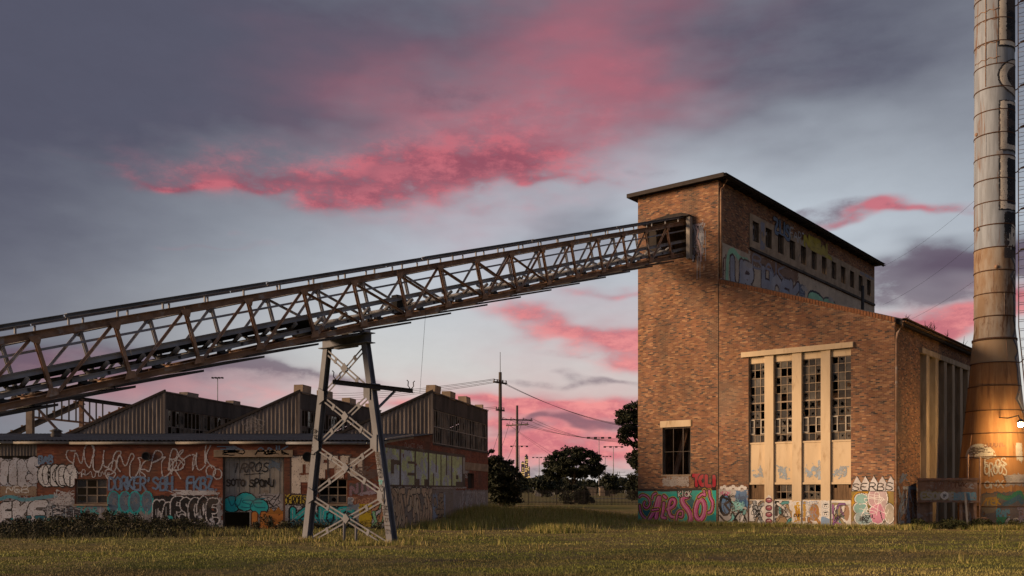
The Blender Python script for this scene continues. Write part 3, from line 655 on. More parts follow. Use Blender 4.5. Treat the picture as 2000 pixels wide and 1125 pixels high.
# inside: floor, dividing wall, rusting plant seen through the broken glass
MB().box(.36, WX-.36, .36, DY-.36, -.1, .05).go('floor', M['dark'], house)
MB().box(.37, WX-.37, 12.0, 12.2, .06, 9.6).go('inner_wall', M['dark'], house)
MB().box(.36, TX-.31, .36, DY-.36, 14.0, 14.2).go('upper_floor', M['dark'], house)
for k in range(5):
    x = 6.6+1.5*k; MB().ext((x, 3.2, 0.05), (x, 3.2, 9.2), prof_I(.25, .3, .03)).go('inner_column', M['rust'], house)
for z in (5.6, 6.9): MB().ext((6.0, 2.9, z), (13.6, 2.9, z), prof_I(.2, .35, .03)).go('inner_beam', M['rust'], house)
MB().tube((7.2, 4.6, .1), (7.2, 4.6, 6.2), .9, .9, 20).go('boiler_drum', M['rust'], house, True)
MB().tube((11.2, 5.0, .1), (11.2, 5.0, 5.4), 1.1, 1.1, 20).go('boiler_drum', M['grey'], house, True)
MB().ext((1.75, 1.0, 2.3), (2.75, 1.2, 6.3), prof_I(.2, .28, .03)).go('inner_brace', M['rust'], house)
MB().tube((2.62, 1.6, .1), (2.62, 1.6, 6.5), .2, .2, 12).go('inner_pipe', M['cream2'], house, True)
# weeds on the lean-to eave
wd = MB(); rg = random.Random(3)
for k in range(26):
    y = rg.choice((.8, 4.2, 5.0, 7.8, 11.5)) + rg.uniform(-.35, .35); h = rg.uniform(.2, .6)
    p = [(WX+.38, y, EZ-.1), (WX+.38+rg.uniform(-.1, .1), y+rg.uniform(-.1, .1), EZ-.1+h*.5), (WX+.38+rg.uniform(-.2, .2), y+rg.uniform(-.2, .2), EZ-.1+h)]
    wd.path(p, [.02, .015, .006], 4)
tag(wd.go('weeds', M['bark']), 'sprigs of weed growing out of the boiler house gutter', 'weeds', kind='stuff').matrix_world = Matrix.Translation(P0) @ Matrix.Rotation(RZ, 4, 'Z')

# graffiti on the boiler house
K = (.015, .013, .013); W = (.78, .76, .74); TEAL = (.03, .50, .42); TEAL2 = (.02, .16, .19); PINK = (.72, .12, .34); YEL = (.62, .40, .04)
p = Paint(.02, .0, 4.98, 2.02, .025, 3)
p.rect(.0, .0, 5.0, 1.88, TEAL, .05); p.ell(.8, .75, .55, .55, TEAL2); p.ell(2.3, .6, .5, .45, TEAL2); p.ell(3.2, 1.05, .5, .5, TEAL2); p.ell(4.6, .35, .45, .3, (.02, .25, .25))
p.stroke([(.0, 1.9), (1.2, 1.9), (1.8, 1.86), (3, 1.93), (4.95, 1.95)], .14, K)
def curl(P, pts, th):
    pts = chaikin(pts, 3); P.stroke(pts, th+.17, YEL); P.stroke(pts, th+.10, K); P.stroke(pts, th, PINK); P.stroke(pts+np.array([-th*.2, th*.1]), th*.18, (.78, .42, .52))
for pts, th in (([(.1, 1.5), (.3, 1.65), (.7, 1.5), (.85, 1.1), (.6, .8), (.35, 1.0), (.45, 1.2)], .09), ([(.12, 1.0), (.2, .5), (.6, .15), (.9, .35)], .11), ([(.7, .12), (1.15, .8), (1.35, 1.5), (1.5, 1.45), (1.2, .3)], .22), ([(.95, .75), (1.35, .8)], .1),
                ([(1.72, 1.15), (1.65, .6), (1.55, .35), (1.8, .3)], .17), ([(1.85, 1.45), (1.72, 1.55)], .14), ([(1.95, .8), (2.4, 1.0), (2.45, 1.35), (2.15, 1.4), (2.0, .9), (2.1, .4), (2.5, .35)], .17), ([(2.5, .15), (2.6, .7), (2.95, .75), (2.9, .35), (2.7, .4)], .1),
                ([(3.2, 1.55), (2.85, 1.45), (2.95, 1.1), (3.3, .75), (3.45, .4), (3.35, .0)], .26), ([(3.95, 1.4), (3.7, .9), (3.75, .35), (4.05, .2), (4.3, .7), (4.25, 1.25), (3.95, 1.4)], .24), ([(3.9, 1.5), (4.15, 1.7), (4.3, 1.55), (4.25, 1.85)], .12), ([(4.55, 1.85), (4.6, 1.5), (4.8, 1.2), (4.7, .7), (4.5, .65)], .13), ([(.95, 1.4), (1.0, 1.62), (1.2, 1.7)], .1)):
    curl(p, np.array(pts), th)
p.text('KICK', 2.62, 1.55, .85, .28, .05, W, K, .05)
p.wear(.80, 5); p.build(house, front, 'turquoise mural of curling pink letters outlined in yellow and black')
p = Paint(5.12, .0, 6.85, 2.25, .025, 4)
p.rect(5.12, .0, 6.82, 1.95, (.50, .48, .47), .06); p.rect(6.1, .75, 6.8, 1.85, (.10, .22, .42), .15); p.ell(6.35, 1.05, .35, .4, (.18, .50, .50), .6)
for q in range(9): p.ell(5.3+q*.17, 2.02+.06*math.sin(q*2), .11, .09, W)
p.ell(5.5, 1.1, .38, .62, K); p.ell(5.55, 1.1, .26, .48, (.10, .22, .42)); p.stroke([(5.4, 1.5), (5.8, 1.35), (5.5, 1.1), (5.75, .8)], .12, K); p.text('NIOV', 5.22, 1.6, .6, .22, .035, (.55, .08, .25))
p.stroke(chaikin([(5.2, .5), (5.5, .15), (6.0, .2), (6.2, .6), (6.5, .8), (6.75, .2)], 3), .1, K); p.stroke(chaikin([(5.9, .9), (6.3, 1.1), (6.1, 1.3), (5.9, 1.0)], 3), .06, (.2, .55, .55)); p.ell(6.15, .15, .12, .2, K)
p.wild(5.25, .15, 6.7, 1.0, [W, (.5, .48, .47), (.2, .5, .5)], K, 6, .14, .03); p.squig(5.2, .3, 6.7, 1.8, 5, .03, K); p.squig(6.1, .8, 6.75, 1.75, 5, .05, (.05, .12, .25)); p.squig(5.9, .7, 6.7, 1.3, 4, .04, (.3, .62, .6)); p.wear(.8, 4); p.build(house, front, 'white and blue bubble piece')
bayf = lambda s, d, z: (s, np.where(np.isclose(s, s), .05, 0)+d, z)
p = Paint(6.87, .06, 12.32, 1.42, .025, 5); p.rect(6.8, .0, 12.4, 1.36, W, .06)
p.wild(6.9, .15, 7.7, 1.25, [(.4, .42, .45), W, (.35, .27, .2)], K, 8, .12, .03); p.wild(8.4, .15, 9.25, 1.25, [(.06, .35, .38), W, (.42, .30, .15), K], K, 9, .13, .025); p.ell(8.7, .35, .3, .22, (.45, .30, .16))
p.rect(9.85, .3, 10.0, 1.3, (.55, .33, .06), .04); p.ell(10.45, .75, .26, .45, (.42, .20, .04)); p.stroke([(9.9, .4), (10.3, .42), (10.6, .4), (10.75, .15)], .16, (.42, .20, .04)); p.stroke([(10.38, .95), (10.38, .7)], .04, (.5, .03, .03)); p.stroke([(10.5, .95), (10.5, .7)], .04, (.5, .03, .03)); p.ell(10.2, .2, .15, .12, (.35, .13, .05))
p.wild(11.4, .15, 12.0, 1.2, [(.38, .3, .16), (.25, .12, .32), (.16, .3, .3)], (.08, .06, .06), 12, .09, .02); p.ell(12.1, .75, .14, .4, (.42, .25, .15)); p.stroke([(11.4, 1.15), (11.45, .3), (11.9, .15)], .07, (.35, .14, .35)); p.squig(11.4, .2, 12.3, 1.2, 3, .03, K)
p.squig(8.35, .2, 9.2, 1.25, 4, .03, K); p.squig(9.9, .2, 10.7, 1.25, 4, .03, (.3, .3, .34)); p.wild(10.0, .15, 10.7, .5, [(.42, .2, .06), W, (.2, .33, .4)], K, 4, .08, .02); p.squig(6.95, .2, 7.7, 1.3, 5, .03, K); p.text('OHTZ', 9.85, 1.18, .8, .14, .025, (.2, .3, .5)); p.wear(.82, 4); p.build(house, bayf, 'white band of assorted tags')
for k, (a, b) in enumerate(PX):
    p = Paint(a+.01, .05, b-.01, 1.62, .025, 8+k); pf = lambda s, d, z: (s, -.010+d, z)
    if k == 0:
        p.ell(8.02, .85, .25, .78, W); p.rect(7.78, .0, 8.25, .9, W)
        for z in (1.35, .95, .6, .25): p.ell(8.02, z, .2, .15, (.10, .03, .04)); p.ell(8.02, z, .15, .10, (.42, .12, .16)); p.stroke([(7.95, z+.03), (8.1, z+.06)], .03, W)
    elif k == 1:
        p.rect(9.3, .0, 9.83, 1.32, W, .03); p.squig(9.38, .2, 9.75, 1.25, 4, .06, (.62, .38, .03)); p.squig(9.38, .2, 9.75, 1.2, 2, .03, (.5, .2, .03)); p.text('DUB', 9.38, .5, .4, .15, .03, K)
    else:
        p.rect(10.7, .0, 11.4, 1.36, W, .04); p.rect(10.7, .0, 11.4, .5, (.25, .38, .58), .1)
        for z in (1.1, .7): p.ell(11.06, z, .19, .17, W); p.ring(11.06, z, .17, .15, .03, (.4, .45, .5)); p.stroke([(10.98, z+.05), (11.14, z+.08)], .06, K); p.stroke([(11.0, z-.02), (11.02, z-.05)], .04, K); p.stroke([(11.12, z-.02), (11.1, z-.06)], .04, K)
    p.wear(.85, 5); p.build(house, pf)
for k, (a, b) in enumerate(WXs):
    p = Paint(a+.03, 2.35, b-.03, 3.5, .03, 30+k)
    p.squig(a+.1, 2.45, b-.1, 3.2, 5, .07, (.33, .40, .47)); 
    if k == 2: p.ell((a+b)/2, 2.9, .33, .35, (.33, .42, .52), .8); p.rect(b-.18, 2.4, b-.05, 3.4, (.35, .42, .5), .05)
    p.wear(.60, 5, .15); p.build(house, lambda s, d, z: (s, .10+d, z))
p = Paint(12.36, .1, 14.42, 2.75, .025, 12)
p.rect(12.3, .05, 14.5, 1.95, (.28, .20, .05), .12); p.rect(12.3, .05, 14.5, .35, (.30, .26, .22), .1)
p.stroke(chaikin([(12.5, .9), (12.45, 1.5), (12.8, 1.8), (13.2, 1.7), (13.6, 1.95), (14.2, 1.9)], 2), .22, (.50, .27, .03))
BC = (.55, .53, .56)
for cx, cz, rx, rz, c in ((12.85, 1.45, .3, .25, (.28, .48, .46)), (12.8, 1.0, .32, .28, (.22, .44, .44)), (12.95, .5, .42, .32, (.30, .42, .46)), (13.45, 1.5, .25, .42, (.52, .36, .40)), (13.85, 1.45, .24, .5, (.50, .40, .42)), (13.65, .75, .38, .5, (.58, .26, .38)), (14.2, .75, .22, .45, (.42, .38, .33))):
    p.ell(cx, cz, rx+.07, rz+.07, K, .05); p.ell(cx, cz, rx+.04, rz+.04, W, .05)
for cx, cz, rx, rz, c in ((12.85, 1.45, .3, .25, (.28, .48, .46)), (12.8, 1.0, .32, .28, (.22, .44, .44)), (12.95, .5, .42, .32, (.30, .42, .46)), (13.45, 1.5, .25, .42, (.52, .36, .40)), (13.85, 1.45, .24, .5, (.50, .40, .42)), (13.65, .75, .38, .5, (.58, .26, .38)), (14.2, .75, .22, .45, (.42, .38, .33))): p.ell(cx, cz, rx, rz, c, .2)
p.stroke(chaikin([(12.75, 1.2), (13.2, 1.25), (12.95, .85), (12.85, .6)], 2), .035, W); p.text('INSY', 12.75, .35, .5, .22, .03, K); p.text('21', 13.2, .55, .25, .18, .035, K); p.stroke([(13.75, .9), (13.85, .5), (13.95, .3)], .04, K)
xs = 12.4
for i, ch in enumerate('SERBS'):
    x = 12.38+.41*i; pt = [(x, 1.85), (x+.05, 2.2), (x+.25, 2.58), (x+.45, 2.25), (x+.4, 1.85)]; p.poly([(a_-(.03 if a_ < x+.2 else -.03), b_+(.05 if b_ > 2.3 else -.03)) for a_, b_ in pt], K); p.poly(pt, (.62, .60, .62))
p.text('SERBS', 12.4, 1.88, 2.02, .36, .05, K, smooth=1); p.squig(12.5, .3, 14.3, 1.9, 3, .025, W); p.squig(12.5, .2, 13.4, .8, 3, .025, K); p.drips(12.5, 14.3, .35, 12, .25, .03, (.5, .5, .5)); p.wear(.82, 4); p.build(house, front, 'spiky white letters over a pink and teal bubble piece')
p = Paint(3.45, 1.98, 5.05, 2.8, .025, 13); p.text('TOLI', 3.6, 2.14, 1.45, .52, .2, (.42, .02, .04), K, .06, over=1.0, seq=True); p.wear(.85, 4); p.build(house, front, 'dark red letters outlined in black')
p = Paint(1.5, 2.0, 3.6, 2.7, .03, 14); p.rect(1.65, 2.12, 3.3, 2.66, (.50, .45, .42), .08); p.wear(.66, 3, .12); p.build(house, front, 'patch of whitewash under the small window')
p = Paint(3.5, 13.4, 4.45, 17.0, .03, 15); p.wild(3.56, 14.6, 4.05, 16.6, [(.35, .33, .36), (.22, .26, .36), (.4, .3, .32), (.12, .12, .15)], K, 16, .12, .03); p.squig(3.9, 15.4, 4.3, 16.9, 3, .06, (.38, .38, .42)); p.drips(3.55, 4.35, 14.6, 7, 1.0, .03, (.36, .38, .42)); p.drips(4.0, 4.4, 16, 5, 1.6, .03, (.3, .34, .42)); p.wear(.7, 4); p.build(house, front, 'grey and lilac tags with drips beside the conveyor opening')
# tower side
BG = (.52, .42, .32); GB = (.30, .32, .40); GG = (.28, .56, .38)
p = Paint(.15, 13.0, 25.7, 15.8, .035, 16); p.rect(.1, 12.9, 26, 15.75, BG, .02); p.rect(4.0, 15.0, 11.0, 15.75, (.2, .11, .07), .3); p.a[(p.Z > 15.52+.0*p.X) & (p.X < 3.8)] = False
p.text('EVED', .15, 13.2, .9, 1.6, .08, (.13, .05, .04)); p.stroke(chaikin([(1.0, 13.3), (1.1, 15.0), (1.8, 15.4), (2.6, 15.0), (3.6, 15.1)], 2), .35, GG)
p.text('UR.HOEK', 1.6, 13.35, 9.6, 1.45, .52, GB, (.06, .03, .035), .12, over=1.02, fills=[GB, (.38, .38, .43), (.30, .34, .45)], smooth=1)
p.text('BAK', 4.2, 14.9, 5, .8, .14, (.22, .22, .28)); p.rect(11.2, 13.0, 12.2, 15.1, (.10, .12, .18), .1)
for x in range(4): p.ring(11.7, 13.4+.45*x, .3, .16, .06, (.25, .28, .35))
p.text('SR', 12.6, 13.3, 5.2, 1.3, .6, GG, (.04, .05, .06), .14, over=1.05); p.ell(18.2, 13.6, .6, .5, GG); p.text('TIXN', 17.8, 13.3, 3.6, .9, .16, (.4, .4, .42), K, .06); p.text('HELM', 21.8, 13.3, 3.2, .6, .1, (.4, .4, .42), K, .05)
for x in (3.0, 11.3, 16.0, 19.8): p.ell(x+.8, 14.9, .5, .16, (.38, .35, .34), .8)
p.wear(.82, 3); p.build(house, tside, 'faded grey-blue and green letters on the beige painted band')
p = Paint(6.9, 15.96, 11.9, 18.55, .035, 17); up = lambda s, d, z: (TX+.05-d, s, z)
p.text('ZUS', 7.2, 17.5, 2.6, .85, .22, (.12, .17, .27), K, .05); p.text('FARZ', 9.6, 17.65, 2.6, .7, .08, (.42, .42, .44));
for h in TWN: p.rect(h[0], h[1], h[2], h[3], None)
p.wear(.8, 3); p.build(house, up, 'blue and white tags above the upper windows')
p = Paint(11.8, 17.57, 17.2, 18.55, .035, 27); p.text('NEBAL', 11.9, 17.66, 4.8, .7, .28, (.42, .34, .04), (.30, .24, .03), .06, over=1.05); p.wear(.85, 3); p.build(house, up, 'mustard yellow letters above the upper windows')
for k_, (sa, sb, za, zb3) in enumerate(((5.2, 6.0, 16.0, 17.8), (22.3, 25.5, 17.6, 17.9))):
    p = Paint(sa, za, sb, zb3, .035, 28+k_); p.rect(sa+.1, za+.1, sb-.1, zb3-.05, (.22, .23, .3), .12)
    for h in TWN: p.rect(h[0], h[1], h[2], h[3], None)
    p.wear(.62, 2); p.build(house, up)
p = Paint(.15, .1, 4.15, 4.6, .03, 18); p.wild(.4, .3, 3.9, 2.0, [(.26, .31, .40), (.42, .42, .45), (.22, .24, .29)], (.10, .10, .12), 20, .14, .03); p.squig(.6, 2.2, 2.0, 2.7, 3, .08, (.16, .2, .28)); p.wear(.7, 3); p.build(house, rside, 'blue-grey tags on the shaded side wall')
p = Paint(4.95, .4, 15.0, 4.0, .03, 19)
for k in range(6): p.squig(5.5+1.7*k, 1.2, 6.5+1.7*k, 3.4, 3, .14, [(.3, .33, .38), (.35, .25, .15), (.2, .25, .32)][k % 3])
p.wear(.66, 3); p.build(house, lambda s, d, z: (WX-.16-d, s, z))

# ------------------------------------------------------------------ conveyor bridge, in the boiler house's frame
conv = tag(empty('conveyor_bridge', P0, RZ), 'long rusty lattice conveyor bridge rising to the opening high in the brick tower', 'conveyor')
NXn, NXf, SL = 3.08, 1.08, 0.302
zt = lambda y: 16.86+SL*y
zb = lambda y: 15.12+SL*y
off = .46
ang = math.atan(SL); UPV = (0, -math.sin(ang), math.cos(ang))
Y0, Y1 = -43.0, 1.2
POST = [-24.56+2.25*k for k in range(-8, 11)]
def seg(name, x, ya, yb, fz, prof, m_, parent=conv, dx=0.0):
    return MB().ext((x+dx, ya, fz(ya)), (x+dx, yb, fz(yb)), prof, UPV).go(name, m_, parent)
for x, near in ((NXn, 1), (NXf, 0)):
    e = [Y0]+[y for i, y in enumerate(POST) if i % 4 == 1]+[Y1]
    for a, b in zip(e[:-1], e[1:]):
        seg('top_chord', x, a+.005, b-.005, zt, prof_C(.12, .21, .018), M['rust']); seg('bottom_chord', x, a+.005, b-.005, zb, prof_C(.12, .19, .018), M['rust'])
    for i, y in enumerate(POST):
        dx = .0; jt = random.uniform(-.035, .035)
        MB().ext((x+dx, y, zt(y)-.1), (x+dx, y+off, zb(y+off)+.1), prof_I(.10, .10, .014), (1, 0, 0)).go('post', M['rust'] if near else M['grey'], conv)
        if i:
            pv = POST[i-1]
            if y < -24 or (i % 2 == 0 and y < -14) or y > -14:
                MB().ext((x+.04, y-.1+jt, zt(y)-.12), (x+.04-jt*.5, pv+off+.14+jt, zb(pv+off)+.12), prof_L(.075, .012), (1, 0, 0)).go('diagonal', M['rust'] if near else M['grey'], conv)
            if y > -25 and y < -12:
                MB().ext((x-.05, pv+.12, zt(pv)-.12), (x-.05, y+off-.12, zb(y+off)+.12), prof_L(.075, .012), (1, 0, 0)).go('diagonal', M['rust'] if near else M['grey'], conv)
        gx = x+(.09 if near else -.09)
        for yy, zz, s_ in ((y, zt(y)-.12, -1), (y+off, zb(y+off)+.1, 1)):
            MB().prism([(gx, yy-.22, zz-.22*SL+.1*-s_), (gx, yy+.15, zz+.15*SL+.1*-s_), (gx, yy+.09, zz+.13*s_), (gx, yy-.13, zz+.1*s_)], (.012, 0, 0)).go('gusset', M['rust'] if near else M['grey'], conv)
    rx = x-.12 if near else x+.12
    for a, b in ((Y0, -33.0), (-32.99, -22.0), (-21.99, -11.0), (-10.99, .6)):
        seg('handrail', rx, a, b, lambda y: zb(y)+1.32, prof_L(.065, .012), M['grey'])
        seg('stringer', rx, a, b, lambda y: zb(y)+.74, prof_C(.07, .15, .012), M['grey'])
        seg('stringer', rx, a, b, lambda y: zb(y)+.30, prof_C(.07, .14, .012), M['grey'])
    # cover strip carried above the top chord on stubs
    for a, b in ((Y0, -35.0), (-34.97, -28.3), (-28.27, -21.0), (-20.97, -14.0), (-13.97, -7.0), (-6.97, .3)):
        j = random.uniform(-.012, .012); seg('cover_strip', x, a, b, lambda y: zt(y)+.37+j, prof_C(.16, .11, .014), M['grey'])
    for k in range(31):
        y = -42+1.42*k; MB().ext((x, y, zt(y)+.12), (x, y, zt(y)+.31), rect(.05, .05)).go('stub', M['grey'], conv)
for i, y in enumerate(POST):
    MB().ext((NXf+.08, y, zt(y)-.05), (NXn-.08, y, zt(y)-.05), prof_C(.1, .14, .012)).go('cross_beam', M['grey'], conv)
    MB().ext((NXf+.08, y+off, zb(y+off)), (NXn-.08, y+off, zb(y+off)), prof_I(.12, .2, .014)).go('floor_beam', M['rust'], conv)
    if i < len(POST)-1:
        y2 = POST[i+1]
        MB().ext((NXf+.1, y, zt(y)-.06), (NXn-.1, y2, zt(y2)-.06), prof_L(.07, .01)).go('sway_brace', M['grey'], conv)
        a, b = y+off-.5, y2+off+.12                               # floor plates lap like steps, each hung a little flatter
        za = zb(a)-.17; zb2 = zb(b)-.30
        MB().prism([(NXf-.02, a, za), (NXn+.1, a, za), (NXn+.1, a, za+.07), (NXf-.02, a, za+.07)], (0, b-a, zb2-za)).go('floor_plate', M['black'], conv)
        for yy in (y+.9, y+1.5):
            MB().box(NXn-.30, NXn-.2, yy-.05, yy+.05, zb(yy)+.1, zb(yy)+.26).go('bearing_block', M['black'], conv)
# belt: lies on the lower half, torn off above the trestle
bt = MB(); pr = [(NXf+.28, .22), (NXf+.55, .04), (NXn-.55, .04), (NXn-.28, .22)]
ys = [Y0+(k*1.1) for k in range(15)]+[-26.75]
for y in ys: bt.v += [Vector((a, y, zb(y)+.50+c)) for a, c in pr]+[Vector((a, y, zb(y)+.475+c)) for a, c in pr]
k0 = len(ys)
for y, dz in ((-26.35, -.02), (-26.05, -.28), (-25.85, -.62)): bt.v += [Vector((a, y, zb(y)+.52+dz+c*.6)) for a, c in pr]+[Vector((a, y-.02, zb(y)+.495+dz+c*.6)) for a, c in pr]
for i in range(k0+2):
    for q in range(3): bt.f += [(8*i+q, 8*i+q+1, 8*i+q+9, 8*i+q+8), (8*i+4+q, 8*i+4+q+8, 8*i+5+q+8, 8*i+5+q)]
    bt.f += [(8*i, 8*i+8, 8*i+12, 8*i+4), (8*i+3, 8*i+7, 8*i+15, 8*i+11)]
bt.go('belt', M['belt'], conv)
# trough idlers
for k in range(38):
    y = -41.5+1.12*k; z = zb(y)+.40
    if y > -.5: break
    idl = MB().box(NXf+.12, NXn-.12, y-.04, y+.04, z-.14, z-.06).go('idler_frame', M['black'], conv)
    MB().tube((NXf+.62, y, z), (NXn-.62, y, z), .065, .065, 8).go('roller', M['grey'], idl, True)
    for a, b in (((NXf+.22, y, z+.2), (NXf+.58, y, z+.02)), ((NXn-.22, y, z+.2), (NXn-.58, y, z+.02))): MB().tube(a, b, .065, .065, 8).go('roller', M['grey'], idl, True)
    if k % 2 == 0: MB().box(NXn-.32, NXn-.14, y+.3, y+.62, zb(y+.4)+.13, zb(y+.4)+.22).go('return_bracket', M['black'], conv)
MB().box(NXn-.5, NXn-.2, -22.2, -21.8, zb(-22)+.15, zb(-22)+.85).go('guard_box', M['belt'], conv)

# ------------------------------------------------------------------ trestle
TY = -24.0
tre = tag(empty('trestle_tower', P0, RZ), 'grey steel cross-braced trestle holding up the conveyor in front of the graffiti wall', 'trestle')
lx = lambda z: 1.02+(-.19-1.02)*(7.4-z)/7.4
rx_ = lambda z: 3.08+(4.5-3.08)*(7.4-z)/7.4
ZB = [7.15, 5.45, 3.58, 1.70, -.15]
for fx, nm in ((lx, 0), (rx_, 1)):
    MB().ext((fx(-.3), TY, -.3), (fx(7.22), TY, 7.22), prof_I(.29, .28, .03), (0, 1, 0), .85).go('leg', M['trest'], tre)
    MB().box(fx(0)-.3, fx(0)+.3, TY-.3, TY+.3, -.12, .06).go('footing', M['conc'], tre)
MB().ext((.72, TY, 7.42), (3.40, TY, 7.42), prof_I(.42, .38, .03)).go('cap_beam', M['trest'], tre)
for x in (1.08, 3.08): MB().box(x-.14, x+.14, TY-.14, TY+.14, 7.615, zb(TY)-.16).go('bearing', M['grey'], tre)
MB().box(1.9, 2.15, TY-.1, TY+.1, 7.615, zb(TY)-.2).go('bearing', M['black'], tre)
MB().box(1.5, 2.6, TY-.12, TY+.12, 7.16, 7.228).go('tie_plate', M['trest'], tre)
for i in range(4):
    za, zb_ = ZB[i], ZB[i+1]; A = (lx(za)+.1, za-.08); B = (rx_(zb_)-.1, zb_+.08); D = (rx_(za)-.1, za-.08); E2 = (lx(zb_)+.1, zb_+.08)
    for (P, Q, dy) in ((A, B, -.05), (D, E2, .05)):
        for sgn in (-1, 1):
            d = Vector((Q[0]-P[0], 0, Q[1]-P[1])).normalized(); nrm = Vector((-d.z, 0, d.x))*.075*sgn
            MB().ext(Vector((P[0], TY+dy, P[1]))+nrm, Vector((Q[0], TY+dy, Q[1]))+nrm, prof_L(.06, .012), (0, 1, 0)).go('brace', M['trest'], tre)
        for t in (.22, .74): 
            c = Vector((P[0]+(Q[0]-P[0])*t, TY+dy-.048, P[1]+(Q[1]-P[1])*t)); h = d*.07; w_ = nrm.normalized()*.12
            MB().prism([c-h-w_, c+h-w_, c+h+w_, c-h+w_], (0, .008, 0)).go('batten', M['trest'], tre)
    t = (lx(za)-E2[0]); cx = (A[0]+B[0]+D[0]+E2[0])/4; 
    k = (A[0]-D[0])/((A[0]-D[0])-(B[0]-E2[0])); cx = A[0]+(B[0]-A[0])*k; cz = A[1]+(B[1]-A[1])*k
    MB().prism([(cx-.2, TY-.115, cz), (cx, TY-.115, cz-.2), (cx+.2, TY-.115, cz), (cx, TY-.115, cz+.2)], (0, .012, 0)).go('gusset', M['trest'], tre)
    if i:
        for fx, sg in ((lx, 1), (rx_, -1)): MB().prism([(fx(za)-.05*sg, TY-.17, za-.32), (fx(za)+.28*sg, TY-.17, za-.16), (fx(za)+.28*sg, TY-.17, za+.16), (fx(za)-.05*sg, TY-.17, za+.32)], (0, .012, 0)).go('gusset', M['trest'], tre)
for x in (1.95, 2.4): MB().tube((x, TY+.4*(x-1.95), -.2), (x, TY+.4*(x-1.95), .95 if x < 2 else .8), .05, .05, 8).go('stub_post', M['trest'], tre, True)
arm = MB().ext((3.62, TY-1.95, 5.62), (3.62, TY+1.95, 5.62), prof_C(.1, .16, .015)).go('cross_arm', M['black'], tre)
MB().ext((3.4, TY+.1, 4.7), (3.6, TY+1.0, 5.55), prof_L(.08)).go('arm_brace', M['trest'], tre)
MB().box(3.3, 3.57, TY-.1, TY+.3, 5.5, 5.75).go('arm_cleat', M['trest'], tre)
for y in (TY-1.8, TY+1.8):
    for s_ in (-1, 1): MB().path([(3.62, y+.04*s_, 5.7), (3.62, y+.15*s_, 5.8), (3.62, y+.13*s_, 5.95), (3.62, y+.2*s_, 6.0)], .02, 6).go('insulator_hook', M['porcelain'], arm, True)
# writing down the legs
def leg_map(fx): return lambda s, d, z: (fx(np.asarray(z))+s, TY-.178+d*.2+np.asarray(z)*.0035, z)
p = Paint(-.15, .1, .15, 3.4, .012, 21)
for i, ch in enumerate('MUSIC'):
    for st in GL[ch]: q = np.array(st); p.stroke(np.stack([-.1+q[:, 1]*.2, 1.35-.21*i-q[:, 0]*.22], 1), .028, K)
p.stroke([(0, 1.75), (0, 1.5)], .03, K); p.stroke([(-.06, 1.58), (0, 1.47), (.06, 1.58)], .03, K); p.ring(0, 1.95, .08, .1, .03, K); p.text('SY', -.1, 2.1, .2, .15, .03, (.1, .35, .36)); p.ring(0, 2.45, .08, .1, .03, K)
for i, ch in enumerate('BOOEY'):
    for st in GL[ch]: q = np.array(st); p.stroke(np.stack([-.08+q[:, 1]*.16, 3.25-.14*i-q[:, 0]*.16], 1), .035, K)
p.build(tre, leg_map(rx_), 'word MUSIC and an arrow in black down the leg')
p = Paint(-.15, .3, .15, 4.6, .012, 22)
for i, ch in enumerate('AMUHI'):
    for st in GL[ch]: q = np.array(st); p.stroke(np.stack([-.07+q[:, 1]*.14, 4.2-.22*i-q[:, 0]*.2], 1), .035, K)
p.stroke([(.01, 4.25), (.0, 3.1)], .02, K); p.build(tre, leg_map(lx))

# ------------------------------------------------------------------ low factory with sawtooth roof
FC = (-250/F*44.5, 44.5); GD = Vector((.215, 1.0)).normalized(); GN = (GD.y, -GD.x)
fac = tag(empty('sawtooth_factory', (FC[0], FC[1], 0)), 'low derelict red brick factory with sawtooth roof, covered in graffiti', 'building')
fx = lambda x: (x-1000)/F*44.5-FC[0]
fz = lambda y: HC+(HY-y)/F*44.5
def gs(x):
    a = (x-1000)/F; return (a*FC[1]-FC[0])/(GD.x-a*GD.y)
ff = lambda s, d, z: (s, d, z)
fs = lambda s, d, z: (GD.x*s-GN[0]*d, GD.y*s-GN[1]*d, z)
WT = 4.12
DOOR = (fx(435), -.5, fx(555), 3.43); W1 = (fx(147), 1.25, fx(209), 2.42); W2 = (fx(622), 1.25, fx(678), 2.43); GAP = (-21.9, 3.28, fx(72), 4.06)
fh = [DOOR, W1, W2, GAP]
grid_wall('wall', -22.5, 0.0, -.5, flat(WT), fh, .3, ff, M['mortar2'], fac)
bricks(-22.5, 0.0, -.4, flat(WT), fh+[(fx(418), 3.44, fx(572), 3.77)], ff, fac, PAL2, seed=11, gap=.003, proud=.0006)
S_END = 20.66; S_G = 7.79
stop = lambda s: 4.16+.105*min(s, S_G) if s < S_G else 4.46
SD = (15.3, 2.0, 16.9, 2.95)
grid_wall('wall', 0.3, S_G-.01, -.5, lambda s: 4.16+.105*s, [], .3, fs, M['mortar2'], fac)
grid_wall('wall', S_G, S_END, -.5, flat(4.46), [SD], .3, fs, M['mortar2'], fac)
bricks(0.0, S_END, -.4, stop, [SD, (14.6, 3.15, S_END, 3.62)], fs, fac, PAL2, seed=12, gap=.003, proud=.001)
MB().prism([fs(14.6, -.03, 3.15), fs(S_END, -.03, 3.15), fs(S_END, -.03, 3.62), fs(14.6, -.03, 3.62)], (-GN[0]*.2, -GN[1]*.2, 0)).go('concrete_band', M['conc'], fac)
MB().prism([fs(15.32, .15, 2.0), fs(16.88, .15, 2.0), fs(16.88, .15, 2.94), fs(15.32, .15, 2.94)], (-GN[0]*.05, -GN[1]*.05, 0)).go('side_door', M['dark'], fac)
mk('wall', [fs(S_END, 0, -.5), fs(S_END, 22, -.5), fs(S_END, 22, 4.4), fs(S_END, 0, 4.4)], [(0, 1, 2, 3)], M['mortar2'], fac)
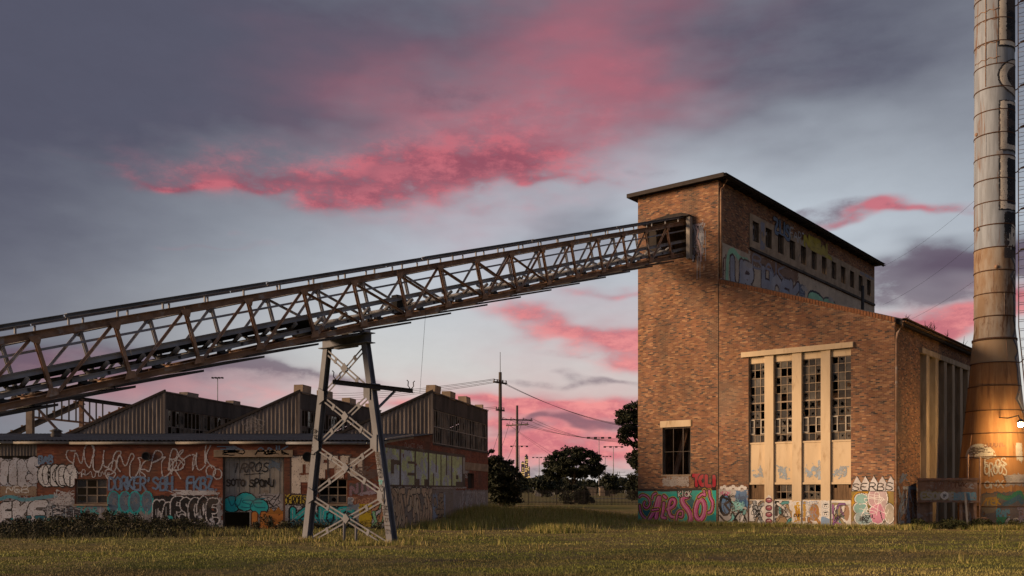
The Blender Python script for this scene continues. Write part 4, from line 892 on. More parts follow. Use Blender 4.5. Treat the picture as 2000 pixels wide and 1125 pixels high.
MB().box(-22.3, -.4, 2.6, 2.7, -.3, 4.15).go('inner_wall', M['belt'], fac)  # near-black sheet added behind door and windows so the openings read dark
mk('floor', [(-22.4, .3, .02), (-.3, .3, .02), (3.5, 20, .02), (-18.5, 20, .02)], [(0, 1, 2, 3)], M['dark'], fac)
# front details
MB().box(fx(418), fx(572), -.06, .2, 3.442, 3.768).go('lintel', M['conc'], fac)
door = MB(); dw = (DOOR[2]-DOOR[0]-.04)/12
fr_ = MB().box(DOOR[0], DOOR[0]+.06, .05, .16, -.3, 3.42).box(DOOR[2]-.06, DOOR[2], .05, .16, -.3, 3.42).go('door', M['framed'], fac)
for k in range(12):
    x = DOOR[0]+.02+dw*k; z0 = .86 if k < 5 else -.3
    MB().box(x+.004, x+dw-.004, .17+.01*(k % 2), .2+.01*(k % 2), z0, 3.42).go('plank', M['pale'], fr_)
for w_, sd in ((W1, 5), (W2, 6)):
    window(fac, ff, w_[0]+.02, w_[2]-.02, w_[1]+.02, w_[3]-.02, 3, 3, .12, M['frame'], bar=.05, miss=.4, broke=.3, seed=sd)
    MB().box(w_[0]-.06, w_[2]+.06, -.05, .15, w_[1]-.09, w_[1]-.003).go('sill', M['conc'], fac)
for x, z, r in ((fx(286), fz(891), .17), (fx(601), fz(892), .20)):
    o = MB().lathe([(r, 0), (r+.03, 0), (r+.03, .07), (r, .07)], (0, 0, 0), 20, False).go('flue_sleeve', M['black'], fac); o.location = (x, -.02, z); o.rotation_euler = (R(90), 0, 0)
    MB().lathe([(.01, 0), (r+.002, .0)], (0, 0, 0), 20, False).go('flue_dark_disc', M['belt'], o).location = (0, 0, .012)  # black disc over the brick stands in for the hole's dark inside
# corrugated strip over the bricked-up opening
v = []; fcs = []
for k in range(150):
    x = -21.9+k*(5.7/149)*1.0; x = min(x, fx(72)); d = .04+.02*math.sin(k*1.6); v += [(x, d, 3.5), (x, d, 4.05)]
    if k: fcs.append((2*k-2, 2*k, 2*k+1, 2*k-1))
mk('cladding', v, fcs, M['clad'], fac, fix=False)
# gutter in lengths
e = [-22.5, -17.2, -14.6, fx(345), fx(450), fx(560), -.6, .15]
for k, (a, b) in enumerate(zip(e[:-1], e[1:])): MB().tube((a+.01, -.17, 4.10+.015*math.sin(k*2)), (b-.01, -.17, 4.10+.015*math.sin(k*2+1)), .075, .075, 10).go('gutter', M['pale'] if k != 5 else M['grey'], fac, True)
MB().prism([(-22.5, -.13, 4.18), (.2, -.13, 4.18), (.2, -.10, 4.24), (-22.5, -.10, 4.24)], (0, .04, 0)).go('fascia', M['fascia'], fac)
# lean-to roof
v = []; fcs = []; n = int(24/.05)
for k in range(n):
    x = -22.6+k*.05; dz = .018*math.sin(k*1.571); v += [(x, -.28, 4.21+dz), (x+GD.x/GD.y*7.6*max(0, (x+22.6)/22.6), 7.62, 4.98+dz)]
    if k: fcs.append((2*k-2, 2*k-1, 2*k+1, 2*k))
    if x > .22: break
lean = mk('roof', v, fcs, M['roof'], fac, fix=False)
MB().prism([fs(.2, -.05, 4.10), fs(4.3, -.05, 4.53), fs(4.3, -.05, 4.75), fs(.2, -.05, 4.32)], (-GN[0]*.06, -GN[1]*.06, 0)).go('barge_board', M['pale'], lean)
cw_ = MB(); cw_.lathe([(.22, 0), (.25, .16), (.2, .3), (.33, .36), (.06, .5), (.02, .52)], (fx(130)*1.075-1.0, 3.4, 4.5), 16).go('cowl', M['roof'], lean, True)
# sawtooth bays: corrugated gable to the viewer, glazing facing right
GY, PK, GB_ = 7.6, 7.27, 4.62
PEAK = [1.63, -5.63, -13.0]; BL = (S_END-S_G)
def along(x, t, z): return (x+GD.x*t, GY+GD.y*t, z)
for bi, px_ in enumerate(PEAK):
    run = (PK-GB_)/.46; v = []; fcs = []; n = 130
    for k in range(n+1):
        x = px_-.02-run*k/n; d = .025*math.sin(k*1.26); zt_ = PK-.46*(px_-x)-.03
        v += [(x, GY+d, GB_-.05), (x, GY+d, max(zt_, GB_-.04))]
        if k: fcs.append((2*k-2, 2*k-1, 2*k+1, 2*k))
    g = mk('gable', v, fcs, M['clad'], fac, fix=False)
    MB().prism([(px_-run*.98, GY-.045, PK-.46*run*.5-.1), (px_-.03, GY-.045, PK-.46*run*.5-.1), (px_-.03, GY-.045, PK-.46*run*.5-.06), (px_-run*.98, GY-.045, PK-.46*run*.5-.06)], (0, .012, 0)) if False else None
    MB().prism([(px_-run-.3, GY-.08, GB_-.14), (px_+.02, GY-.08, PK-.02), (px_+.02, GY-.08, PK+.12), (px_-run-.3, GY-.08, GB_)], (0, .2, 0)).go('verge', M['soffit'], g)
    MB().box(px_-.1, px_+.03, GY-.06, GY+.05, GB_, PK-.03).go('corner_trim', M['clad'], g)
    # roof sheet, corrugated down the slope
    v = []; fcs = []; nn = int(BL/.06)
    for k in range(nn):
        t = BL*k/(nn-1); dz = .02*math.sin(k*1.571); v += [along(px_, t, PK+.03+dz), along(px_-run-1.2, t, GB_-.52+dz)]
        if k: fcs.append((2*k-2, 2*k-1, 2*k+1, 2*k))
    rf_ = mk('roof', v, fcs, M['roof'], fac, fix=False)
    # dark parapet above the glazing
    wm = lambda s, d, z, X=px_: (X+GD.x*s-GN[0]*d, GY+GD.y*s-GN[1]*d, z)
    MB().prism([wm(.05, 0, 6.33), wm(BL, 0, 6.33), wm(BL, 0, 7.24), wm(.05, 0, 7.24)], (-GN[0]*.2, -GN[1]*.2, 0)).go('parapet', M['concd'], fac)
    MB().prism([wm(.0, -.06, 7.243), wm(BL, -.06, 7.243), wm(BL, -.06, 7.30), wm(.0, -.06, 7.30)], (-GN[0]*.3, -GN[1]*.3, 0)).go('parapet_cap', M['clad'], fac)
    MB().prism([wm(.05, 0, 4.46), wm(.32, 0, 4.46), wm(.32, 0, 6.327), wm(.05, 0, 6.327)], (-GN[0]*.15, -GN[1]*.15, 0)).go('corner_post', M['clad'], fac)
    window(fac, wm, .34, BL-.1, 4.48, 6.32, 30, 2, .06, M['pale'] if not bi else M['clad'], bar=.05, miss=.42 if bi else .28, broke=.3, seed=100+bi, gl=('frost', 'frost') if not bi else ('frost', 'glass2'))
    MB().prism([wm(.05, -.03, 4.36), wm(BL, -.03, 4.36), wm(BL, -.03, 4.455), wm(.05, -.03, 4.455)], (-GN[0]*.2, -GN[1]*.2, 0)).go('sill', M['concd'], fac)
    for t, w_, h_ in ((.3, 1.5, .42), (3.4, 1.5, .38), (7.2, 1.4, .42), (11.2, .35, .3)) if bi != 2 else ((2.2, 1.6, .2), (7.5, 1.2, .2)):
        MB().prism([wm(t, .5, 7.2), wm(t+.75*w_, .5, 7.2), wm(t+.75*w_, -.03, 7.2), wm(t, -.03, 7.2)], (random.uniform(-.05, .05), random.uniform(-.05, .05), .1+h_*random.uniform(.75, 1.1))).go('ridge_vent', M['conc'] if bi != 2 else M['clad'], fac)
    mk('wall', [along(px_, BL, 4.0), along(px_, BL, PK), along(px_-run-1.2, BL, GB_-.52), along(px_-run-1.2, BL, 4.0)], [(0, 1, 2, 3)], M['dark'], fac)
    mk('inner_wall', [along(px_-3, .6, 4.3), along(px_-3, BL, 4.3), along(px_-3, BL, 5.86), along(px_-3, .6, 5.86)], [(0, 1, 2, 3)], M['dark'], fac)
# the stripped bay at the end: posts, rafters, ridge beam with studs
p0x = PEAK[2]-7.35
def q(x, t, z): return along(x, t, z)
ruin = fac
tl = [0, 4.3, 8.6, 12.9]
for k, t in enumerate(tl):
    MB().ext(q(p0x, t, 4.3), q(p0x, t, PK), prof_I(.22 if k else .34, .2 if k else .3, .03), (0, 1, 0)).go('ruined_post', M['conc'] if not k else M['rust'], ruin)
    MB().ext(q(p0x+.05, t+.12, PK-.15), q(p0x-5.9, t+.12, PK-.15-.46*5.85), prof_I(.2, .32, .03)).go('ruined_rafter', M['wood'] if k % 2 else M['rust'], ruin)
    MB().ext(q(p0x-.1, t-.1, PK-.3), q(p0x+1.9, t-.1, 4.8), prof_L(.12, .02)).go('ruined_strut', M['rust'], ruin)
MB().ext(q(p0x, -.1, PK), q(p0x, BL+1.5, PK), prof_I(.18, .22, .03)).go('ridge_beam', M['soffit'], ruin)
MB().ext(q(p0x, -.1, 5.9), q(p0x, BL, 5.9), prof_L(.12, .02)).go('ruined_rail', M['rust'], ruin)
for k in range(10): MB().ext(q(p0x, .7+.62*k, 5.95), q(p0x, .7+.62*k, PK-.1), rect(.07, .06)).go('stud', M['wood'], ruin)
for k in range(9):
    for t0 in (0, 1, 2):
        a = p0x-.5-.62*k; MB().box(*(lambda c: (c[0]-.05, c[0]+.05, c[1]-.05, c[1]+.05, c[2], c[2]+.14))(q(a, tl[t0]+.12, PK-.15-.46*(p0x-a)+.14))).go('cleat', M['rust'], ruin)
hut = MB().box(p0x+1.6, p0x+3.4, GY+11, GY+13.4, 4.0, 7.0).go('stair_head', M['mortar2'], fac)
bricks(p0x+1.6, p0x+3.4, 4.0, flat(7.0), [], lambda s, d, z: (s, GY+11+d, z), fac, PAL2, seed=14)
v = []; fcs = []
for k in range(120):                                       # loose lace of torn roofing over the next bay's verge
    pass
# graffiti, front wall
LG = (.60, .57, .58); BL_ = (.18, .27, .42); TQ = (.03, .46, .48); TQ2 = (.015, .17, .23); TAN = (.78, .67, .57)
pf = lambda x: fx(x)
P_ = Paint(fx(0), -.35, fx(435), 4.0, .03, 31)
P_.rect(fx(0), -.4, fx(434), 1.55, (.30, .29, .31), .25)
P_.a[(P_.X > fx(147)) & (P_.X < fx(209)) & (P_.Z > 1.25) & (P_.Z < 2.42)] = False
P_.rect(fx(0), fz(950), fx(72), fz(897), (.42, .45, .52), .02); P_.rect(fx(0), fz(968), fx(72), fz(950), (.30, .21, .14), .03)
P_.text('SMBKS', fx(-10), fz(941), fx(74)-fx(-10), .98, .34, (.60, .60, .66), K, .035, over=1.0, seq=True)

for i, (cx, w_) in enumerate(((92, 18), (108, 14), (122, 14), (138, 13))): P_.ell(fx(cx), fz(929), w_*.0265, .56, K, .1); P_.ell(fx(cx), fz(929), w_*.0265-.05, .51, (.72, .70, .70), .1)
P_.text('OKEY', fx(82), fz(948), 1.5, .9, .04, K, over=1.0)
P_.text('SNOLLK', fx(122), fz(916), fx(235)-fx(122), .98, .05, LG, over=1.15, shear=.1, jit=.16, script=True); P_.text('SNOEPOR', fx(205), fz(929), fx(352)-fx(205), .95, .05, LG, over=1.15, shear=.15, jit=.18, script=True)
P_.text('BSTUK', fx(325), fz(922), fx(415)-fx(325), 1.05, .05, LG, over=1.1, shear=.12, jit=.18, script=True); P_.ring(fx(412), fz(920), .22, .26, .05, LG); P_.ring(fx(425), fz(926), .2, .24, .05, LG)
P_.text('MR LYNE', fx(150), fz(931), 1.6, .34, .03, LG, jit=.1, script=True); P_.text('BAB', fx(75), fz(905), .7, .35, .1, BL_)
P_.text("DORKER'S", fx(212), fz(956), fx(310)-fx(212), .58, .10, BL_, over=1.0); P_.text('BH. FKBZ.', fx(312), fz(957), fx(430)-fx(312), .60, .11, BL_, over=1.0)
for i, cx in enumerate((222, 244, 264, 287)): P_.ell(fx(cx), fz(982), .33, .56, TQ, .1); P_.ell(fx(cx), fz(980), .25, .46, (.13, .20, .27), .15); P_.squig(fx(cx)-.18, 1.1, fx(cx)+.18, 1.6, 3, .025, (.24, .24, .27))
P_.rect(fx(300), fz(1018), fx(424), fz(968), (.022, .021, .024), .05); P_.text('MAESCOE', fx(303), fz(1015), fx(424)-fx(303), .92, .25, (.022, .021, .024), (.70, .67, .68), .045, over=.95, seq=True)
P_.drips(fx(270), fx(320), fz(1000), 6, .6, .05, (.4, .38, .38))
P_.text('EKE', fx(0), fz(1025), fx(88)-fx(0), .95, .34, (.68, .67, .70), K, .05, over=1.05, seq=True); P_.stroke(chaikin([(fx(0), fz(975)), (fx(20), fz(968)), (fx(45), fz(978)), (fx(80), fz(972)), (fx(110), fz(968))], 2), .16, (.10, .32, .40)); P_.rect(fx(92), fz(1030), fx(104), fz(984), (.40, .4, .42), .03); P_.rect(fx(92), fz(1030), fx(104), fz(1012), TQ, .03)
P_.text('KC', fx(104), fz(1022), 1.0, .7, .2, (.2, .24, .29), K, .04); P_.ell(fx(185), fz(995), .5, .28, (.24, .26, .32), .2); P_.ring(fx(185), fz(995), .5, .28, .05, (.4, .3, .15)); P_.squig(fx(105), fz(980), fx(150), fz(955), 9, .03, LG); P_.squig(fx(330), fz(968), fx(430), fz(958), 14, .035, LG); P_.wild(fx(0), fz(1040), fx(430), fz(1010), [(.5, .5, .55), TQ2, (.62, .6, .6), TQ], (.04, .04, .05), 40, .14, .03)
P_.rect(W1[0]-.03, W1[1]-.1, W1[2]+.03, W1[3]+.02, None)
P_.squig(fx(92), fz(1010), fx(145), fz(970), 8, .035, LG); P_.squig(fx(80), fz(1015), fx(210), fz(985), 8, .03, (.05, .05, .06)); P_.text('TOK', fx(150), fz(1005), 1.1, .35, .05, TQ, script=True); P_.text('NEB', fx(10), fz(962), 1.2, .3, .05, (.7, .68, .66), script=True); P_.drips(fx(90), fx(425), fz(1000), 30, .5, .025, (.5, .5, .52)); P_.wear(.84, 3, .04); P_.build(fac, ff, 'white scrawls, blue capitals and black bubble letters left of the big door')
# the door
dm = lambda s, d, z: (s, .168+d, z)
P_ = Paint(DOOR[0]+.07, -.3, DOOR[2]-.07, 3.4, .025, 32)
P_.text('IRROS', fx(452), fz(922), 1.7, .42, .06, (.03, .03, .035), shear=.1); P_.stroke([(fx(475), fz(927)), (fx(512), fz(924))], .03, K); P_.text('SOTO', fx(440), fz(949), .9, .30, .07, K); P_.text('SPONJ', fx(485), fz(950), 1.2, .34, .07, K); P_.squig(fx(520), fz(920), fx(550), fz(898), 5, .04, (.14, .22, .32))
P_.rect(DOOR[0], fz(1000), DOOR[2], fz(965), (.30, .28, .29), .12); P_.squig(fx(500), fz(1000), fx(552), fz(962), 10, .04, (.42, .4, .42)); P_.squig(fx(500), fz(1000), fx(552), fz(962), 6, .03, K)
for cx, cz, r_ in ((450, 985, .42), (478, 980, .48), (505, 990, .40)): P_.ell(fx(cx), fz(cz), r_+.05, r_*.85+.05, K); P_.ell(fx(cx), fz(cz), r_, r_*.85, TQ, .2)
P_.text('WSE', fx(444), fz(992), 1.7, .4, .05, TQ2, over=1.1)
P_.rect(fx(490), -.3, DOOR[2], fz(1005), (.30, .29, .30), .1); P_.text('UCK', fx(494), fz(1034), fx(556)-fx(494), .75, .26, (.60, .22, .05), (.10, .035, .02), .05, over=1.0); P_.poly([(fx(520), fz(1004)), (fx(527), fz(992)), (fx(534), fz(1000)), (fx(542), fz(990)), (fx(553), fz(1004))], (.42, .17, .03))
P_.a &= ~((P_.X < DOOR[0]+.02+5*dw) & (P_.Z < .88)); P_.build(fac, dm, 'black tags, teal bubbles and orange letters sprayed on the door')
P_ = Paint(DOOR[2]+.05, -.35, -.02, 3.9, .03, 33)
P_.rect(fx(556), -.4, 0, fz(985), (.32, .31, .33), .15); P_.squig(fx(560), fz(1000), fx(745), fz(968), 16, .05, (.6, .58, .6)); P_.squig(fx(560), fz(990), fx(690), fz(972), 14, .04, (.03, .03, .035)); P_.rect(fx(556), fz(985), fx(600), fz(967), (.60, .45, .06), .12); P_.text('DEROUSE', fx(556), fz(985), fx(605)-fx(556), .38, .06, K)
def block(P, ch, xa, xb, za, zb2, col, grow=.0):
    P.rect(xa-grow, za-grow, xb+grow, zb2+grow, col, .015)
def notch(P, ch, xa, xb, za, zb2):
    cut = {'G': [(.38,.30,.60,.70),(.60,.56,1,.70)], 'E': [(.48,.62,1,.70),(.48,.28,1,.36)], 'T': [(0,0,.3,.18),(.70,0,1,.18)], 'N': [(.33,0,.42,.38),(.56,.42,.66,1)], 'U': [(.46,.34,.56,1)], 'P': [(.38,0,1,.14),(.38,.22,.62,.36)],
           'A': [(.36,.0,.64,.30),(.44,.55,.56,.78),(.3,.5,.7,.55)], 'F': [(.5,.62,1,.76),(.6,0,1,.36),(.78,.36,1,.5)], 'Y': [(0,0,.28,.45),(.72,0,1,.45),(.42,.72,.58,1)], 'D': [(.40,.30,.60,.70)]}[ch]
    for a, b, c, d in cut: P.rect(xa+(xb-xa)*a, za+(zb2-za)*b, xa+(xb-xa)*c, za+(zb2-za)*d, None, .01)
for ch, xa, xb, ya, yb in (('A', 570, 618, 964, 891), ('F', 620, 645, 934, 886), ('Y', 643, 682, 934, 890), ('D', 684, 708, 930, 896)):
    a, b, c, d = fx(xa), fx(xb), fz(ya), fz(yb); P_.rect(a-.1, c-.08, b+.08, d+.06, (.085, .055, .05), .03); block(P_, ch, a, b, c, d, TAN); notch(P_, ch, a, b, c, d)
P_.text('PR', fx(655), fz(926), .7, .5, .04, (.36, .17, .08)); P_.squig(fx(690), fz(945), fx(745), fz(905), 5, .06, (.15, .10, .09)); P_.rect(fx(682), fz(965), fx(725), fz(944), (.08, .075, .08), .04); P_.text('NIW', fx(684), fz(966), 1.2, .5, .12, (.34, .20, .27)); P_.squig(fx(700), fz(968), fx(735), fz(958), 6, .04, (.4, .33, .42))
P_.rect(fx(565), -.3, fx(690), fz(1006), TQ2, .06); P_.rect(fx(567), fz(1012), fx(690), fz(1000), TQ, .1)
P_.text('KNOS', fx(570), fz(1030), fx(690)-fx(570), .85, .24, TQ, (.012, .02, .03), .08, over=1.0, smooth=0); P_.text('KNOS', fx(569), fz(1029), fx(690)-fx(570), .82, .03, (.4, .42, .44), over=1.0, smooth=0); P_.a &= True
m_ = (P_.Z < fz(1013)) & (P_.X < fx(690)) & (np.abs(P_.c[..., 0]-TQ[0]) < 1e-6); P_.c[m_] = TQ2
P_.rect(fx(701), fz(1030), fx(727), fz(984), (.62, .44, .03), .02); P_.squig(fx(703), fz(1005), fx(725), fz(986), 6, .035, (.16, .08, .02)); P_.stroke([(fx(705), fz(1018)), (fx(722), fz(1017))], .03, (.2, .12, .02)); P_.wild(fx(728), fz(1028), fx(748), fz(982), [(.25, .5, .3), (.5, .5, .55), (.5, .25, .14)], K, 14, .12, .03); P_.squig(fx(676), fz(1000), fx(702), fz(968), 9, .05, (.26, .3, .36)); P_.rect(fx(690), fz(985), fx(740), fz(968), (.26, .10, .06), .1); P_.text('TAGRTS', fx(690), fz(983), 1.2, .25, .05, (.5, .25, .15))
P_.rect(W2[0]-.03, W2[1]-.1, W2[2]+.03, W2[3]+.02, None); P_.ell(fx(601), fz(892), .24, .24, None)
P_.wear(.80, 3, .04); P_.build(fac, ff, 'cream block letters over a teal piece and a yellow panel')
P_ = Paint(fx(420), 3.45, fx(574), 4.0, .025, 34); P_.squig(fx(425), 3.5, fx(480), 3.98, 4, .05, (.14, .2, .3)); P_.text('ANK', fx(500), 3.55, 1.6, .4, .07, (.13, .2, .32)); P_.squig(fx(510), 3.5, fx(560), 3.75, 3, .04, (.36, .36, .4)); P_.wear(.75, 3); P_.build(fac, lambda s, d, z: (s, -.05+d, z))
# side wall
P_ = Paint(.1, -.4, S_END-.05, 4.3, .03, 35)
P_.rect(.1, -.4, gs(890), 1.98, (.25, .22, .20), .15); P_.rect(gs(885), .2, S_END, 1.9, (.26, .25, .265), .1)
P_.rect(.2, 2.02, gs(908), 4.05, (.10, .07, .05), .04)
GRN = (.62, .73, .38); GBL = (.52, .58, .66)
for ch, xa, xb in (('G', 752, 780), ('E', 783, 809), ('T', 812, 835), ('N', 838, 860), ('U', 862, 881), ('P', 883, 902)):
    a, b = gs(xa), gs(xb); block(P_, ch, a, b, 2.16, 3.88, GRN)
    sl = P_.sub(a, b, 2.1, 3.9); n_ = fbm(P_.X[sl]*1.3, P_.Z[sl]*1.3, 77); mm = (n_ > .56) & P_.a[sl] & (np.abs(P_.c[sl][..., 1]-GRN[1]) < 1e-6); P_.c[sl][mm] = GBL
    for q_ in ('x',):
        sv = P_.a.copy(); notch(P_, ch, a, b, 2.16, 3.88); cut_ = sv & ~P_.a; P_.a |= cut_; P_.c[cut_] = (.10, .065, .045)
P_.rect(gs(780)-.02, 2.1, gs(783)+.02, 3.9, (.09, .06, .045)); P_.rect(.2, 1.98, gs(906), 2.06, (.42, .38, .35), .05)
P_.wild(gs(757), .05, gs(842), 1.85, [(.62, .46, .31), (.56, .41, .28), (.64, .52, .37)], (.03, .025, .025), 44, .30, .05, False)
P_.rect(gs(845), .05, gs(870), 1.7, (.26, .34, .48), .15); P_.wild(gs(848), .2, gs(866), 1.6, [(.38, .29, .2)], K, 14, .25, .04, False); P_.wild(gs(895), .45, gs(950), 1.75, [(.34, .36, .42), (.40, .40, .44), (.46, .44, .46)], (.16, .15, .16), 60, .16, .02); P_.squig(gs(905), 2.6, gs(920), 3.3, 6, .05, (.4, .38, .38)); P_.text('DJACT PAR', gs(790), 4.02, 3, .25, .03, (.4, .36, .33))
P_.rect(gs(904), 2.9, gs(908), 3.9, (.42, .4, .38)); P_.rect(gs(904), 2.0, gs(911), 2.1, (.42, .4, .38)); P_.rect(15.2, 1.95, 17, 3.0, None); P_.rect(14.6, 3.1, 21, 3.64, None)
P_.wear(.80, 2.5, .04); P_.build(fac, fs, 'pale green block capitals above tan wildstyle lettering on the side wall')
P_ = Paint(PEAK[1]-4, 4.8, PEAK[1]-1.2, 6.2, .03, 36); P_.ring(PEAK[1]-2.7, 5.6, .45, .3, .04, (.3, .27, .25)); P_.squig(PEAK[1]-3.3, 5.0, PEAK[1]-1.6, 5.9, 3, .04, (.3, .27, .25)); P_.wear(.6, 3); P_.build(fac, lambda s, d, z: (s, GY-.03+d, z))

# ------------------------------------------------------------------ chimney
CH = (25.3, 50.0); cz0 = hz(*CH)
chim = tag(empty('chimney', (CH[0], CH[1], 0)), 'tall round steel chimney with rusty ochre foot and black lettering at the right edge', 'chimney')
RAD = [(-.3, 1.78), (1.9, 1.72), (3.4, 1.64), (5.3, 1.44), (7.2, 1.25), (9.1, 1.09), (10.3, .97), (36, .93)]
def rad(z): return float(np.interp(z, [a for a, _ in RAD], [b for _, b in RAD]))
zz = [-.3, 1.05, 2.25, 3.6, 4.82, 6.0, 7.27, 8.48, 9.72]+[9.72+1.18*k for k in range(1, 23)]
NS = 48
M['flange'] = mat('rusty_flange', (0.12, 0.06, 0.035), 0.9, (0.07, 0.04, 0.027), 4, stretch=(3, 3, 1))
for k, (a, b) in enumerate(zip(zz[:-1], zz[1:])):
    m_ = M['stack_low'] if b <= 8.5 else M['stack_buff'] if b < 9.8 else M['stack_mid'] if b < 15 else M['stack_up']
    lap = .012 if k % 2 else 0.0
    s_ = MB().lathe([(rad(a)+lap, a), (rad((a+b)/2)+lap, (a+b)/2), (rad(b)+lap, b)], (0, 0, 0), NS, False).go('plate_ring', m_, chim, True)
    th = k*1.9+4.05; MB().path([((rad(z)+lap+.004)*math.cos(th), (rad(z)+lap+.004)*math.sin(th), z) for z in (a+.02, (a+b)/2, b-.02)], .012, 4).go('seam', M['rust'], s_)
    th2 = -2.2+k*.77; MB().path([((rad(z)+lap+.004)*math.cos(th2), (rad(z)+lap+.004)*math.sin(th2), z) for z in (a+.02, (a+b)/2, b-.02)], .010, 4).go('seam', m_, s_)
    r_ = rad(b)+.012; w_ = .05 if abs(b-9.72) > .01 else .11
    MB().lathe([(r_-.02, b-w_/2), (r_+.02+(w_-.05)*.4, b-w_/2), (r_+.02+(w_-.05)*.4, b+w_/2), (r_-.02, b+w_/2), (r_-.02, b-w_/2)], (0, 0, 0), NS, False).go('flange', M['flange'], chim, True)
cth, sth = -CH[0]/math.hypot(*CH), -CH[1]/math.hypot(*CH)
Cv = Vector((cth, sth, 0)); Rv = Vector((-sth, cth, 0))           # towards the viewer, and to the viewer's right
def cyl(s, d, z, k=1.0):
    z = np.asarray(z, float); r = np.interp(z, [a for a, _ in RAD], [b for _, b in RAD]); th = np.asarray(s, float)/r; rr = r+.014-d
    return (rr*(Cv.x*np.cos(th)+Rv.x*np.sin(th)), rr*(Cv.y*np.cos(th)+Rv.y*np.sin(th)), z)
def cp(th, z, dr=0.0): r = rad(z)+dr; v_ = Cv*math.cos(th)*r+Rv*math.sin(th)*r; return (v_.x, v_.y, z)
cz = lambda y: HC+(HY-y)/F*49.2
CR = (.66, .61, .53); KK = (.02, .022, .03)
p = Paint(.1, cz(520), 2.2, 34, .03, 41)
def tall(y0, y1, s0=.16, s1=2.1):
    z0, z1 = cz(y1), cz(y0); p.rect(s0, z0, s1, z1, KK, .03); p.rect(s0+.07, z0+.08, s1, z1-.06, CR, .03); p.rect(s0+.42, z0+.34, s1, z1-.2, KK, .04)
for z0 in (-420, -300, -180): tall(z0, z0+105)
tall(-20, 93); tall(197, 296, .2); tall(303, 412, .2)
cc = (cz(150)); p.ell(1.5, cc, 1.36, 1.0, KK, .03); p.ell(1.5, cc, 1.27, .93, CR, .03); p.ell(1.6, cc, .98, .68, KK, .03); p.rect(.1, cz(305), .4, cz(296), (.3, .3, .32), .03)
p.rect(.48, cz(505), 2.1, cz(415), KK, .05); p.squig(.6, cz(495), 1.6, cz(430), 5, .08, CR); p.wear(.86, 3, .02); p.build(chim, cyl, 'tall black letters outlined in cream')
p = Paint(.5, cz(830), 2.3, cz(500), .03, 42); L_ = []
y = 505; k = 0
while y < 815:
    x = .95+(.25 if k % 2 else .0)+.14*math.sin(k*2.2)+(y-505)/310*.30; L_.append((x, cz(y))); y += 15+5*(k % 3); k += 1
p.poly(L_+[(2.3, cz(815)), (2.3, cz(505))], (.30, .29, .31)); 
for a, b in zip(L_[:-1], L_[1:]): p.stroke([a, b], .16, (.10, .10, .12)); 
for a, b in zip(L_[:-1], L_[1:]): p.stroke([(a[0]+.12, a[1]), (b[0]+.12, b[1])], .09, (.5, .49, .48))
p.text('K', 1.0, cz(550), .4, .5, .07, KK); p.squig(1.1, cz(560), 1.7, cz(520), 4, .06, KK); p.wear(.82, 3); p.build(chim, cyl, 'grey and white zigzag lettering')
p = Paint(-2.3, -.2, 2.4, 4.3, .025, 43)
sx = lambda x, y: rad(cz(y))*math.asin(max(-.995, min(.995, (x-1942)/F*49.3/rad(cz(y)))))
ucx = sx(1915, 880)
pts = [(ucx+.82*math.cos(a), cz(894)+.72*math.sin(a)) for a in np.linspace(0, math.pi, 26)]; p.poly(pts, (.55, .52, .48)); p.squig(ucx-.6, cz(890), ucx+.6, cz(872), 6, .035, (.12, .1, .09)); p.stroke([(ucx-.82, cz(894)), (ucx+.82, cz(894))], .05, (.5, .47, .43)); p.text('CODDYC', ucx+.25, cz(874), 1.0, .3, .05, (.22, .09, .05)); p.text('EROS', ucx-.8, cz(866), .9, .22, .05, (.25, .12, .06))
p.text('CROOS', sx(1925, 905), cz(928), 1.05, .55, .06, (.5, .48, .46), jit=.2); p.text('EQOS', sx(1925, 905), cz(915), 1.0, .45, .06, (.5, .48, .46), jit=.2); p.text('ONX', sx(1925, 905), cz(953), .9, .35, .06, (.45, .43, .42))
p.squig(sx(1978, 900), cz(905), sx(1990, 880), cz(855), 14, .06, (.48, .46, .45)); p.rect(.5, cz(948), 2.3, cz(928), (.28, .26, .28), .2); p.squig(.6, cz(945), 2.2, cz(925), 8, .06, (.36, .34, .37))
p.rect(-.55, -.2, 2.4, cz(962), (.13, .12, .14), .25); p.ell(-.25, cz(983), .42, .5, (.20, .17, .14)); p.stroke(chaikin([(-.6, cz(990)), (-.3, cz(970)), (.1, cz(975)), (.1, cz(992))], 2), .07, (.42, .22, .05)); p.text('YEK', -.4, cz(985), .7, .35, .06, (.42, .27, .05)); p.stroke(chaikin([(.2, cz(968)), (.7, cz(975)), (1.2, cz(958)), (1.5, cz(972))], 2), .22, (.05, .20, .13)); p.stroke([(.5, cz(985)), (1.2, cz(970)), (1.35, cz(980))], .25, (.06, .14, .22)); p.rect(.1, .1, .55, .55, (.05, .2, .13), .08); p.text('RAM', .1, cz(1008), .6, .4, .08, (.08, .26, .42))
p.poly([(1.35, .5), (1.6, 1.45), (1.45, 1.75), (2.0, 1.6), (1.9, .9), (2.1, .45)], (.45, .43, .42)); p.stroke([(1.35, .5), (1.6, 1.45), (1.45, 1.75)], .05, (.36, .16, .06)); p.stroke([(1.35, .5), (2.1, .45)], .05, (.36, .16, .06)); p.wild(.3, -.1, 2.2, .45, [(.3, .3, .36), (.45, .43, .43), (.16, .24, .2)], K, 14, .12, .03); p.squig(1.0, .2, 2.1, 1.2, 6, .05, (.28, .24, .34))
p.wear(.78, 3, .03); p.build(chim, cyl, 'white half-moon, tags and a dark blue and green mural round the foot')
